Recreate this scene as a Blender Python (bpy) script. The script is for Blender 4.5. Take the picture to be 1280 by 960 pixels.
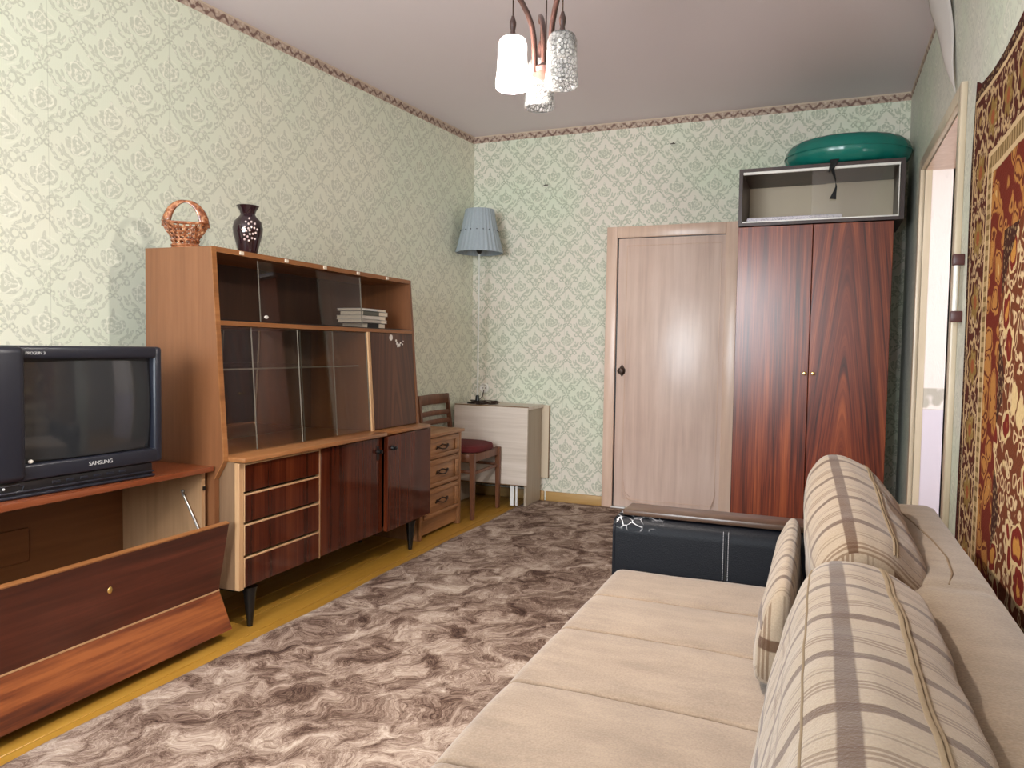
import bpy, bmesh, math, random
from mathutils import Vector, Matrix, noise as mnoise
random.seed(7)
PI = math.pi
for o in list(bpy.data.objects): bpy.data.objects.remove(o)
scene = bpy.context.scene
C = scene.collection

# ------------------------------------------------------------------ camera
CAM_H = 1.12
yaw, pitch, roll = .39252, -.048502, .015707
fw = Vector((-math.sin(yaw)*math.cos(pitch), math.cos(yaw)*math.cos(pitch), math.sin(pitch)))
rt0 = Vector((math.cos(yaw), math.sin(yaw), 0)); up0 = rt0.cross(fw)
rt = rt0*math.cos(roll)+up0*math.sin(roll); up = -rt0*math.sin(roll)+up0*math.cos(roll)
cd = bpy.data.cameras.new('camera'); cam = bpy.data.objects.new('camera', cd); C.objects.link(cam)
M = Matrix((rt, up, -fw)).transposed().to_4x4(); M.translation = Vector((0, 0, CAM_H)); cam.matrix_world = M
cd.sensor_width = 36; cd.lens = 928.5/1280*36; cd.clip_start = .02
scene.camera = cam

# ------------------------------------------------------------------ light
w = bpy.data.worlds.new('world'); scene.world = w; w.use_nodes = True
w.node_tree.nodes['Background'].inputs[0].default_value = (.75, .85, 1, 1)
w.node_tree.nodes['Background'].inputs[1].default_value = 0.4
scene.view_settings.view_transform = 'Standard'; scene.view_settings.look = 'None'
scene.view_settings.gamma = 1; scene.view_settings.use_curve_mapping = False
scene.view_settings.exposure = 1.05
scene.cycles.transparent_max_bounces = 32
WIN = dict(x0=-2.2, x1=-.5, z0=.8, z1=2.35, y=-1.3)
def area(name, loc, rot, sx, sy, power, col):
    l = bpy.data.lights.new(name, 'AREA'); l.shape = 'RECTANGLE'; l.size = sx; l.size_y = sy; l.energy = power; l.color = col
    o = bpy.data.objects.new(name, l); C.objects.link(o); o.location = loc; o.rotation_euler = rot; return o
area('window_daylight', ((WIN['x0']+WIN['x1'])/2, WIN['y']-.32, (WIN['z0']+WIN['z1'])/2), (PI/2, 0, 0), 1.9, 1.7, 150, (.88, .94, 1))
area('hall_fill', (1.55, 3.0, 1.45), (PI/2, 0, math.radians(35)), .8, 1.6, 13, (1, .97, .98))  # added unseen lamp that brightens the doorway reveal
BULB = Vector((-.771, 1.83, 1.822)); BULB_W = 160; BULB_COL = (1, .925, .855)

# ------------------------------------------------------------------ node helpers
def srgb(r, g, b):
    f = lambda c: (c/255/12.92) if c/255 <= .04045 else ((c/255+.055)/1.055)**2.4
    return (f(r), f(g), f(b), 1)
class S:
    """a node socket with arithmetic"""
    def __init__(s, nt, k): s.nt = nt; s.k = k
    def _m(s, op, *a, clamp=False):
        n = s.nt.nodes.new('ShaderNodeMath'); n.operation = op; n.use_clamp = clamp
        for i, v in enumerate((s,)+a):
            if isinstance(v, S): s.nt.links.new(v.k, n.inputs[i])
            else: n.inputs[i].default_value = v
        return S(s.nt, n.outputs[0])
    def c(s, v):
        n = s.nt.nodes.new('ShaderNodeValue'); n.outputs[0].default_value = v; return S(s.nt, n.outputs[0])
    def __add__(s, o): return s._m('ADD', o)
    __radd__ = __add__
    def __sub__(s, o): return s._m('SUBTRACT', o)
    def __rsub__(s, o): return s.c(o)._m('SUBTRACT', s)
    def __mul__(s, o): return s._m('MULTIPLY', o)
    __rmul__ = __mul__
    def __truediv__(s, o): return s._m('DIVIDE', o)
    def __neg__(s): return s*-1.0
    def abs(s): return s._m('ABSOLUTE')
    def min(s, o): return s._m('MINIMUM', o)
    def max(s, o): return s._m('MAXIMUM', o)
    def sqrt(s): return s._m('SQRT')
    def sin(s): return s._m('SINE')
    def floor(s): return s._m('FLOOR')
    def fract(s): return s._m('FRACT')
    def gt(s, o): return s._m('GREATER_THAN', o)
    def lt(s, o): return s._m('LESS_THAN', o)
    def atan2(s, o): return s._m('ARCTAN2', o)
    def pp(s, o): return s._m('PINGPONG', o)
    def clamp(s): return s._m('ADD', 0.0, clamp=True)
    def step(s, a, b):
        n = s.nt.nodes.new('ShaderNodeMapRange'); n.interpolation_type = 'SMOOTHSTEP'
        s.nt.links.new(s.k, n.inputs[0]); n.inputs[1].default_value = min(a, b); n.inputs[2].default_value = max(a, b)
        n.inputs[3].default_value = 0 if a < b else 1; n.inputs[4].default_value = 1 if a < b else 0
        return S(s.nt, n.outputs[0])
class Mat:
    def __init__(s, name, rough=.5, spec=.5, metal=0):
        s.m = bpy.data.materials.new(name); s.m.use_nodes = True; s.nt = s.m.node_tree
        s.b = s.nt.nodes['Principled BSDF']; s.b.inputs['Roughness'].default_value = rough
        s.b.inputs['Specular IOR Level'].default_value = spec; s.b.inputs['Metallic'].default_value = metal
        s.co = None
    def coord(s, kind='Object'):
        n = s.nt.nodes.new('ShaderNodeTexCoord'); k = n.outputs[kind]
        x = s.nt.nodes.new('ShaderNodeSeparateXYZ'); s.nt.links.new(k, x.inputs[0])
        return [S(s.nt, x.outputs[i]) for i in range(3)]
    def vec(s, x, y, z):
        n = s.nt.nodes.new('ShaderNodeCombineXYZ')
        for i, v in enumerate((x, y, z)):
            if isinstance(v, S): s.nt.links.new(v.k, n.inputs[i])
            else: n.inputs[i].default_value = v
        return n.outputs[0]
    def noise(s, v, scale=5, detail=4, rough=.5, dist=0, col=False):
        n = s.nt.nodes.new('ShaderNodeTexNoise'); s.nt.links.new(v, n.inputs['Vector'])
        n.inputs['Scale'].default_value = scale; n.inputs['Detail'].default_value = detail
        n.inputs['Roughness'].default_value = rough; n.inputs['Distortion'].default_value = dist
        return n.outputs['Color'] if col else S(s.nt, n.outputs[0])
    def voro(s, v, scale=5, feature='F1', rand=1, out='Distance'):
        n = s.nt.nodes.new('ShaderNodeTexVoronoi'); n.feature = feature; s.nt.links.new(v, n.inputs['Vector'])
        n.inputs['Scale'].default_value = scale; n.inputs['Randomness'].default_value = rand
        return S(s.nt, n.outputs[out])
    def mix(s, f, a, b, mode='MIX'):
        n = s.nt.nodes.new('ShaderNodeMix'); n.data_type = 'RGBA'; n.blend_type = mode
        for i, v in ((0, f), (6, a), (7, b)):
            if isinstance(v, S): s.nt.links.new(v.k, n.inputs[i])
            elif isinstance(v, bpy.types.NodeSocket): s.nt.links.new(v, n.inputs[i])
            else: n.inputs[i].default_value = v
        return n.outputs[2]
    def ramp(s, f, stops):
        n = s.nt.nodes.new('ShaderNodeValToRGB'); s.nt.links.new(f.k, n.inputs[0]); e = n.color_ramp.elements
        while len(e) < len(stops): e.new(.5)
        for i, (p, c) in enumerate(stops): e[i].position = p; e[i].color = c
        return n.outputs[0]
    def col(s, c):
        if isinstance(c, bpy.types.NodeSocket): s.nt.links.new(c, s.b.inputs['Base Color'])
        else: s.b.inputs['Base Color'].default_value = c
        return s
    def rough(s, f): s.nt.links.new(f.k, s.b.inputs['Roughness'])
    def bump(s, h, strength=.3, dist=.005):
        n = s.nt.nodes.new('ShaderNodeBump'); s.nt.links.new(h.k, n.inputs['Height'])
        n.inputs['Strength'].default_value = strength; n.inputs['Distance'].default_value = dist
        s.nt.links.new(n.outputs[0], s.b.inputs['Normal'])

def plain(name, c, rough=.5, spec=.5, metal=0, var=.06, scale=12, bump=0):
    m = Mat(name, rough, spec, metal); x, y, z = m.coord(); v = m.vec(x, y, z); n = m.noise(v, scale, 3)
    d = tuple(max(0, k*(1-var*2)) for k in c[:3])+(1,); l = tuple(min(1, k*(1+var*2)) for k in c[:3])+(1,)
    m.col(m.mix(n, d, l))
    if bump: m.bump(m.noise(v, scale*8, 4), bump, .002)
    return m.m
def wood(name, dark, mid, light, axis='z', fine=70, stretch=.05, rough=.35, spec=.5, wide=9, contrast=1, cath=None, bump=.05):
    m = Mat(name, rough, spec); x, y, z = m.coord()
    p = {'x': (x*stretch, y, z), 'y': (x, y*stretch, z), 'z': (x, y, z*stretch)}[axis]
    if cath:                                   # flame figured veneer: arches about the line x=c
        cx, slope = cath[:2]; h = y if len(cath) > 2 else x; q = ((h-cx)*(h-cx)+.0005).sqrt()+z*slope
        p = (q, y*0.0, z*stretch*.6)
    v = m.vec(*p)
    big = m.noise(v, wide, 3, .55, .35); fi = m.noise(v, fine, 4, .6, .2)
    f = (big*.55+fi*.45-.5)*(1.9*contrast)+.5
    m.col(m.ramp(f, [(.18, dark), (.5, mid), (.85, light)])); m.bump(fi, bump, .002)
    return m.m

# ------------------------------------------------------------------ wallpaper
def wallpaper(name, axis, W, H, u0, v0, base, motif, pale, tint, strength=.8):
    m = Mat(name, .62, .25); X, Y, Z = m.coord()
    U = {'x': X, 'y': Y}[axis]
    wob = m.noise(m.vec(U, Z, 0.0), 16, 2)
    u = (U-u0+(wob-.5)*.016)/W; v = (Z-v0+(m.noise(m.vec(Z, U, 3.0), 16, 2)-.5)*.018)/H
    au = (u+.5).fract()-.5; av = (v+.5).fract()-.5          # lattice A (cell centred)
    bu = u.fract()-.5; bv = v.fract()-.5                    # lattice B, half drop
    pick = (au.abs()+(av*1.0).abs()).gt(bu.abs()+bv.abs())
    x = (au+(bu-au)*pick)/1.14; y = (av+(bv-av)*pick)/1.12
    ax = x.abs()
    def ell(px, py, cx, cy, a, b, ang, soft=.35):
        c, s_ = math.cos(ang), math.sin(ang)
        dx = px-cx; dy = py-cy
        ex = (dx*c+dy*s_)/a; ey = (dy*c-dx*s_)/b
        return (ex*ex+ey*ey).step(1+soft, 1-soft)
    def arc(px, py, cx, cy, r, wd, ang0=None):
        dx = px-cx; dy = py-cy; d = ((dx*dx+dy*dy).sqrt()-r).abs()
        return d.step(wd*1.5, wd*.5)
    items = [
        ell(ax, y, .0, .16, .075, .12, 0), ell(ax, y, .10, .13, .06, .09, -.5), ell(ax, y, .0, .06, .11, .045, 0),
        ell(ax, y, .0, .31, .02, .05, 0),
        ell(ax, y, .17, -.01, .095, .022, .45), ell(ax, y, .25, .03, .022, .07, -.5), ell(ax, y, .32, -.02, .02, .055, -.8),
        ell(ax, y, .20, .06, .018, .055, -.25), ell(ax, y, .14, -.09, .08, .018, -.25), ell(ax, y, .27, -.08, .05, .016, .3),
        ell(ax, y, .0, -.20, .022, .085, 0), ell(ax, y, .06, -.27, .025, .05, -.7),
    ]
    mk = items[0]
    for i in items[1:]: mk = mk.max(i)
    mk = mk.max(arc(ax, y, .09, -.16, .055, .012)*.9).max(arc(ax, y, .20, -.17, .035, .010)*.8).max(arc(ax, y, .36, .06, .03, .010)*.8).max(arc(ax, y, .04, -.36, .03, .01)*.7)
    dr = ((x*x)+(y-.14)*(y-.14)).sqrt()
    th = x.atan2(y-.14)
    pet = ((dr*75.0+(th*3.0).sin()*1.6).sin()).step(.55, .95)*dr.step(.2, .14)
    line = m.noise(m.vec(U, Z, 0.0), 120, 2)
    strips = ((U+.13)/.53).fract(); seam = (strips-.5).abs().step(.496, .499)
    cloud = m.noise(m.vec(U, Z, 1.0), 1.6, 3)
    b = m.mix(cloud.step(.35, .68), base, tint)
    edge = mk*(1.0-mk)*4.0
    f = ((mk*.46+edge*.46*(line.step(.3, .6)))*strength).clamp()
    c = m.mix(f, b, motif)
    c = m.mix((pet*.5).clamp(), c, pale); fl = m.noise(m.vec(U*1.0, Z*.8, 5.0), 75, 3).step(.5, .62); c = m.mix((fl*mk*.55).clamp(), c, pale)
    c = m.mix(seam*.35, c, motif)
    m.col(c)
    rib = (U*(2*PI/.0055)).sin()
    m.bump(rib*.25+mk*.8, .18, .0012)
    m.rough(.56-mk*.14)
    return m.m
wp_left = wallpaper('wallpaper_left', 'y', .2745, .2845, 1.971, 2.036-.04, srgb(222, 220, 200), srgb(146, 146, 126), srgb(240, 237, 220), srgb(216, 219, 198), .72)
wp_back = wallpaper('wallpaper_back', 'x', .2525, .2620, -2.327, 2.36-.04, srgb(224, 216, 202), srgb(128, 142, 112), srgb(238, 234, 216), srgb(212, 218, 196), 1.0)
wp_right = wallpaper('wallpaper_right', 'y', .2745, .2845, 1.971, 2.036, srgb(206, 203, 192), srgb(136, 138, 126), srgb(224, 222, 206), srgb(198, 204, 186), .6)

# ------------------------------------------------------------------ other materials
MT = {}
def ceiling_mat():
    m = Mat('ceiling_paint', .8, .2); x, y, z = m.coord(); n = m.noise(m.vec(x, y*.4, z), 1.3, 4)
    m.col(m.mix(n, srgb(222, 211, 214), srgb(232, 222, 225))); m.bump(m.noise(m.vec(x, y, z), 30, 3), .1, .004); return m.m
MT['ceiling'] = ceiling_mat()
MT['plank'] = wood('yellow_floor_paint', srgb(140, 98, 34), srgb(172, 126, 48), srgb(190, 146, 66), 'y', 40, .06, .35, contrast=.5)
MT['skirting'] = wood('skirting_paint', srgb(150, 112, 62), srgb(178, 140, 84), srgb(196, 162, 106), 'x', 40, .1, .5, contrast=.5)
MT['subfloor'] = plain('subfloor', srgb(40, 30, 20), .9)
def border_mat(axis):
    m = Mat('paper_border_'+axis, .7, .2); X, Y, Z = m.coord(); U = X if axis == 'x' else Y
    zz = (Z-2.64)/.06
    wv = ((U*(2*PI/.07)).sin()*.22+.52); d = (zz-wv).abs()
    band = (zz-.5).abs().step(.42, .40); fl = m.voro(m.vec(U, Z, 0.0), 55).step(.55, .3)
    c = m.mix(band*.55, srgb(196, 178, 158), srgb(158, 130, 116)); c = m.mix((d.step(.22, .1)*.8).clamp(), c, srgb(104, 74, 68))
    c = m.mix(fl*.5*band, c, srgb(214, 196, 178)); m.col(c); return m.m
MT['border_x'] = border_mat('x'); MT['border_y'] = border_mat('y')
def rug_mat():
    m = Mat('furry_rug', .95, .1); x, y, z = m.coord()
    ang = 1.0; xr = x*math.cos(ang)+y*math.sin(ang); yr = y*math.cos(ang)-x*math.sin(ang)
    v0 = m.vec(xr, yr, 0.0)
    n1 = m.noise(v0, 5, 2); n2 = m.noise(m.vec(yr, xr, 7.0), 5, 2)
    wx = xr+(n1-.5)*.30; wy = yr+(n2-.5)*.30
    blob = m.noise(m.vec(wx*1.0, wy*1.4, 0.0), 7.5, 3, .55, .9)
    vor = m.voro(m.vec(wx*1.0, wy*1.6, 0.0), 4.2, 'SMOOTH_F1')
    st = m.noise(m.vec(wx*14.0, wy*24.0, 0.0), 1.5, 6, .72, 3.2)
    st2 = m.noise(m.vec(wx*45.0, wy*75.0, 2.0), 2.2, 4, .7, 2.6)
    f = blob*.85+vor*-.22+st*.66+st2*.50-.40
    m.col(m.ramp(f, [(.26, srgb(58, 41, 35)), (.40, srgb(102, 80, 68)), (.52, srgb(146, 124, 110)), (.66, srgb(186, 166, 150)), (.8, srgb(208, 192, 176))]))
    m.bump(st*.6+st2*.6, .6, .01); return m.m
MT['rug'] = rug_mat()
MT['sapele_left'] = wood('sapele_veneer_straight', srgb(52, 18, 10), srgb(112, 48, 26), srgb(158, 82, 44), 'z', 120, .022, .28, wide=30, contrast=1.1)
MT['sapele_right'] = wood('sapele_veneer_flame', srgb(52, 18, 10), srgb(110, 46, 25), srgb(154, 80, 43), 'z', 120, .03, .28, wide=30, contrast=1.1, cath=(.185, .10))
MT['dark_cabinet'] = wood('dark_brown_laminate', srgb(34, 20, 16), srgb(54, 34, 28), srgb(74, 50, 40), 'z', 50, .05, .4)
MT['black_side'] = plain('near_black_side_panel', srgb(22, 18, 17), .6)
MT['cream_board'] = plain('cream_hardboard', srgb(206, 188, 162), .6, var=.04, scale=3)
MT['varnish'] = wood('orange_brown_varnish', srgb(92, 56, 32), srgb(122, 77, 47), srgb(142, 95, 62), 'z', 60, .05, .38, wide=4, contrast=.55)
MT['varnish_y'] = wood('orange_brown_varnish_long', srgb(108, 66, 34), srgb(144, 94, 54), srgb(170, 120, 76), 'y', 60, .04, .28, wide=8, contrast=.8)
MT['inner_brown'] = wood('inner_brown_board', srgb(82, 46, 22), srgb(110, 66, 34), srgb(130, 84, 48), 'z', 50, .05, .45, contrast=.6)
MT['back_brown'] = wood('dark_hardboard_back', srgb(52, 34, 24), srgb(70, 46, 34), srgb(88, 62, 46), 'z', 30, .1, .5, contrast=.6)
MT['light_edge'] = wood('pale_beech_edge', srgb(150, 110, 76), srgb(184, 144, 104), srgb(204, 168, 128), 'z', 60, .05, .45, contrast=.6)
MT['light_side'] = wood('pale_beech_side', srgb(92, 68, 48), srgb(118, 90, 66), srgb(138, 110, 84), 'z', 50, .05, .4, contrast=.7)
MT['mahogany'] = wood('glossy_mahogany_lacquer', srgb(38, 12, 5), srgb(70, 28, 14), srgb(98, 46, 24), 'z', 60, .03, .09, .4, wide=14, contrast=.9, bump=.01)
MT['mahogany_door'] = wood('dark_walnut_door', srgb(36, 18, 12), srgb(64, 36, 24), srgb(92, 57, 39), 'z', 60, .04, .3, wide=12, contrast=1.2, cath=(.52, .12, 'y'))
MT['flap_shaded'] = wood('red_veneer_shaded', srgb(44, 18, 11), srgb(76, 34, 21), srgb(104, 50, 33), 'y', 50, .05, .3, wide=10, contrast=.9)  # shade on the down-tilted flap put into a darker veneer colour
MT['flap_lit'] = wood('striped_red_veneer_lit', srgb(54, 22, 11), srgb(108, 52, 24), srgb(150, 84, 42), 'y', 40, .06, .32, wide=14, contrast=1.5)  # streaks are grain; the paler tone paints in light on the up-tilted panel
MT['stand_top'] = wood('red_brown_top', srgb(90, 42, 22), srgb(120, 60, 33), srgb(140, 78, 46), 'y', 50, .05, .22, wide=8, contrast=.7)
MT['stand_in'] = wood('stand_inner_board', srgb(96, 56, 30), srgb(122, 76, 42), srgb(142, 94, 56), 'y', 40, .05, .45, wide=5, contrast=.5)
MT['stand_side'] = wood('pale_side_board', srgb(140, 104, 70), srgb(170, 132, 96), srgb(190, 154, 118), 'z', 50, .05, .5, wide=8, contrast=.6)
MT['oak'] = wood('oak_chest_wood', srgb(112, 74, 44), srgb(148, 102, 64), srgb(176, 128, 86), 'y', 60, .06, .42, wide=14, contrast=.9)
MT['oak_v'] = wood('oak_chest_upright', srgb(112, 74, 46), srgb(146, 102, 66), srgb(170, 126, 86), 'z', 60, .05, .42, wide=14, contrast=.7)
MT['chair_wood'] = wood('chair_brown_wood', srgb(74, 42, 26), srgb(108, 66, 42), srgb(132, 86, 58), 'z', 60, .08, .4, contrast=.8)
MT['desk'] = wood('pale_ash_laminate', srgb(186, 170, 154), srgb(208, 194, 180), srgb(226, 214, 202), 'x', 60, .05, .4, wide=14, contrast=.8)
MT['desk_side'] = wood('grey_beige_laminate_end', srgb(140, 124, 106), srgb(162, 146, 126), srgb(178, 162, 144), 'z', 60, .05, .45, wide=10, contrast=.6)
MT['desk_edge'] = plain('brown_edge_band', srgb(120, 92, 62), .5)
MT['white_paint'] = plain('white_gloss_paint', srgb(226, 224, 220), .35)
MT['black'] = plain('black_lacquer', srgb(16, 15, 15), .3)
MT['black_metal'] = plain('black_metal', srgb(24, 22, 22), .35, metal=.4)
MT['door'] = None
def door_mat(name, a, b, c_):
    m = Mat(name, .3, .5); x, y, z = m.coord(); n = m.noise(m.vec(x, y, z*.06), 22, 4, .6, .3); g = m.noise(m.vec(x, y, z), 3, 3)
    m.col(m.ramp((n*.7+g*.3), [(.3, a), (.5, b), (.7, c_)])); m.bump(m.noise(m.vec(x, y, z*.3), 14, 4)+m.noise(m.vec(x, y, z), 60, 2)*.15, .35, .004); return m.m
MT['door'] = door_mat('pink_beige_door_paint', srgb(196, 168, 154), srgb(214, 187, 172), srgb(226, 201, 187))
MT['casing'] = door_mat('pink_beige_casing_paint', srgb(200, 168, 148), srgb(216, 185, 164), srgb(228, 200, 182))
MT['casing_r'] = door_mat('beige_passage_casing_paint', srgb(176, 160, 136), srgb(192, 176, 152), srgb(206, 192, 170))
def leather():
    m = Mat('black_leather', .45, .12); x, y, z = m.coord(); v = m.vec(x, y, z)
    dx = (x+.38)/.09; dz = (z-.575)/.035; zone = (dx*dx+dz*dz).step(1.2, .2)
    cr = (m.voro(m.vec(x+(m.noise(v, 30, 2)-.5)*.03, y, z), 38, 'DISTANCE_TO_EDGE')).step(.07, .02)
    f = (zone*cr*m.noise(v, 25, 3).step(.38, .6)).clamp()
    m.col(m.mix(f, srgb(11, 12, 17), srgb(190, 188, 190))); m.bump(m.voro(v, 260)+m.noise(v, 9, 3)*2.0, .18, .002); return m.m
MT['leather'] = leather()
MT['thread'] = plain('pale_stitching', srgb(150, 148, 150), .8)
def chenille(name, a, b):
    m = Mat(name, .95, .15); x, y, z = m.coord(); v = m.vec(x, y, z)
    n = m.noise(v, 9, 4); f = m.noise(v, 240, 2); g = m.noise(m.vec(x*.25, y, z), 30, 4)
    m.col(m.mix((n*.35+f*.4+g*.3).step(.3, .75), a, b)); m.bump(f+g*.6, .35, .002)
    m.b.inputs['Sheen Weight'].default_value = .25; return m.m
MT['seat'] = chenille('beige_chenille', srgb(116, 98, 82), srgb(146, 127, 108))
MT['back'] = chenille('beige_chenille_back', srgb(108, 92, 74), srgb(136, 119, 99))
def stripes():
    m = Mat('striped_cushion_fabric', .9, .15); x, y, z = m.coord('UV'); X, Y, Z = m.coord()
    nz = m.noise(m.vec(X, Y, Z), 300, 2); wv = (m.noise(m.vec(X, Y, Z), 5, 2)-.5)*.012
    u = x+wv; v = y+wv*.6                                  # u along the cushion, v round it (metres)
    base = m.mix(nz, srgb(128, 111, 92), srgb(152, 135, 115))
    per = .150
    a = (u/per).fract()
    def band(c, hw, t): return (t-c).abs().step(hw*1.15, hw*.85)
    wide = band(.18, .065, a)
    t1 = band(.50, .018, a).max(band(.56, .018, a)).max(band(.62, .018, a))
    t2 = band(.80, .012, a).max(band(.86, .012, a)*.7)
    streak = m.noise(m.vec(u*60.0, v*3.0, 0.0), 4, 3)
    c = m.mix((wide*(.66+streak*.4)).clamp(), base, srgb(74, 48, 28))
    c = m.mix((t1*(.45+streak*.5)).clamp(), c, srgb(92, 68, 48)); c = m.mix((t2*(.5+streak*.3)).clamp(), c, srgb(100, 82, 66))
    s1 = band(.335, .0115, v).max(band(.10, .012, v)).max(band(.60, .010, v)).max(band(-.02, .01, v))
    s3 = band(.20, .004, v).max(band(.225, .004, v))
    c = m.mix((s1*.86).clamp(), c, srgb(70, 45, 27)); c = m.mix(s3*.5, c, srgb(92, 68, 48))
    m.col(c); m.bump(nz+m.noise(m.vec(X, Y, Z), 14, 3)*2.0, .35, .003); m.b.inputs['Sheen Weight'].default_value = .2; return m.m
MT['stripes'] = stripes()
MT['seam'] = plain('dark_beige_seam_thread', srgb(112, 92, 70), .9)
MT['zipper'] = plain('beige_zipper_tape', srgb(122, 104, 80), .85, bump=.3, scale=40)
MT['red_fabric'] = plain('dark_red_upholstery', srgb(90, 22, 22), .9, var=.12, scale=40, bump=.3)
MT['white_plastic'] = plain('white_plastic', srgb(224, 220, 212), .4)
MT['brown_plastic'] = plain('brown_plastic', srgb(70, 32, 28), .4)
MT['brass'] = plain('brass', srgb(214, 180, 110), .25, metal=.9)
MT['steel'] = plain('dull_steel', srgb(150, 148, 146), .35, metal=.9)
MT['bronze'] = plain('dark_bronze', srgb(58, 40, 30), .4, metal=.6)
MT['tv'] = plain('dark_grey_plastic', srgb(27, 29, 39), .38, var=.03, bump=.05, scale=30)
MT['tv_black'] = plain('black_plastic', srgb(20, 20, 24), .3, var=.03)
MT['tv_grey'] = plain('silver_grey_print', srgb(190, 188, 186), .5)
MT['screen'] = plain('grey_picture_tube_glass', srgb(42, 43, 45), .06, .7, var=.02)
def glaze():
    m = Mat('copper_brown_glaze', .16, .8); x, y, z = m.coord(); v = m.vec(x, y, z); n = m.noise(v, 60, 4)
    m.col(m.ramp(n, [(.3, srgb(80, 36, 18)), (.5, srgb(146, 82, 46)), (.72, srgb(206, 156, 116))])); m.bump(m.noise(v, 90, 3), .4, .003); return m.m
MT['glaze'] = glaze()
MT['vase'] = plain('dark_plum_glaze', srgb(36, 16, 22), .08, .8, var=.15, scale=20)
MT['enamel'] = plain('pinkish_white_enamel', srgb(214, 190, 184), .4)
MT['shade'] = plain('grey_blue_pleated_fabric', srgb(160, 170, 176), .9, var=.05, scale=60)
MT['pole'] = plain('white_enamel_pole', srgb(206, 206, 196), .35)
MT['teal'] = plain('teal_vinyl', srgb(20, 112, 100), .22, .6, var=.06, scale=8)
MT['foam'] = None
m_ = Mat('speckled_white_foam', .9); X_, Y_, Z_ = m_.coord(); m_.col(m_.mix(m_.voro(m_.vec(X_, Y_, Z_), 160).step(.2, .5), srgb(150, 144, 156), srgb(206, 200, 206))); MT['foam'] = m_.m
MT['webbing'] = plain('black_webbing', srgb(20, 20, 22), .8)
MT['arm_wood'] = wood('chandelier_brown_wood', srgb(38, 22, 18), srgb(56, 35, 30), srgb(72, 48, 42), 'z', 60, .1, .35)
MT['amber'] = plain('amber_glass_tube', srgb(226, 160, 60), .3)
MT['book_paper'] = plain('book_page_edges', srgb(214, 200, 180), .8, scale=60)
MT['flap_paper'] = plain('loose_backing_paper', srgb(190, 182, 176), .8, var=.04, scale=4)
MT['passage'] = None
def passage():
    m = Mat('whitewashed_reveal', .6, .3); x, y, z = m.coord(); v = m.vec(x, y, z); n = m.noise(m.vec(x, y, z*.35), 26, 5, .6, .8)
    edge = z+(m.noise(v, 9, 2)-.5)*.06; patch = (m.noise(m.vec(x, y, z*.6), 9, 2)).step(.5, .56)
    low = z.step(.845, .84); pz = ((z-.90).abs().step(.055, .045))*patch
    c = m.mix(low, srgb(224, 214, 208), srgb(206, 196, 206)); c = m.mix(pz, c, srgb(176, 168, 156)); c = m.mix(n.step(.55, .75)*.18*(1.0-low), c, srgb(190, 182, 176))
    m.col(c); m.bump(n*(1.0-low*.9), .5, .008); return m.m
MT['passage'] = passage()
MT['white_wall'] = plain('plain_white_wall', srgb(214, 208, 204), .8, var=.03, scale=2)
def glass_mat(name, tint, refl=.5, base=.0, rough=.01):
    m = Mat(name); nt = m.nt; nt.nodes.remove(m.b); out = nt.nodes['Material Output']
    tr = nt.nodes.new('ShaderNodeBsdfTransparent'); tr.inputs[0].default_value = tint
    gl = nt.nodes.new('ShaderNodeBsdfGlossy'); gl.inputs[1].default_value = rough; gl.inputs[0].default_value = (.9, .9, .9, 1)
    fr = nt.nodes.new('ShaderNodeLayerWeight'); fr.inputs[0].default_value = .5
    f1 = S(nt, fr.outputs['Facing']); f2 = f1*f1; a0 = ((f2*f2*f1)*.96+.04)*refl+base
    class _a: outputs = [a0.k]
    a = _a
    mx = nt.nodes.new('ShaderNodeMixShader'); nt.links.new(a.outputs[0], mx.inputs[0]); nt.links.new(tr.outputs[0], mx.inputs[1]); nt.links.new(gl.outputs[0], mx.inputs[2])
    nt.links.new(mx.outputs[0], out.inputs[0]); return m.m
MT['glass'] = glass_mat('sliding_glass', (.93, .93, .92, 1), 1.0, .0)
MT['glass_edge'] = plain('ground_glass_edge', srgb(120, 112, 100), .3)
MT['mirror'] = Mat('mirror', .02, .5, 1).col((.62, .61, .58, 1)).m
MT['window_glass'] = glass_mat('window_glass', (.97, .98, .98, 1), .8)
def crystal():
    m = Mat('pressed_crystal_glass'); nt = m.nt; out = nt.nodes['Material Output']; x, y, z = m.coord(); v = m.vec(x, y, z)
    cell = m.voro(m.vec(x, y, z*.8), 105, 'DISTANCE_TO_EDGE'); f = cell.step(.02, .16)
    ccol = m.mix(f, (.06, .06, .06, 1), (.46, .46, .45, 1)); nt.links.new(ccol, m.b.inputs['Base Color']); m.b.inputs['Roughness'].default_value = .12
    m.bump(f, 1.0, .004)
    tl = nt.nodes.new('ShaderNodeBsdfTranslucent'); nt.links.new(ccol, tl.inputs[0])
    tr = nt.nodes.new('ShaderNodeBsdfTransparent'); m1 = nt.nodes.new('ShaderNodeMixShader'); m1.inputs[0].default_value = .30
    nt.links.new(m.b.outputs[0], m1.inputs[1]); nt.links.new(tl.outputs[0], m1.inputs[2])
    m2 = nt.nodes.new('ShaderNodeMixShader'); g = f*.35+.30; nt.links.new(g.k, m2.inputs[0])
    nt.links.new(m1.outputs[0], m2.inputs[1]); nt.links.new(tr.outputs[0], m2.inputs[2]); nt.links.new(m2.outputs[0], out.inputs[0]); return m.m
MT['crystal'] = crystal()
m_ = Mat('glowing_bulb'); m_.b.inputs['Emission Color'].default_value = (1, .92, .8, 1); m_.b.inputs['Emission Strength'].default_value = 60; MT['bulb'] = m_.m
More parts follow.
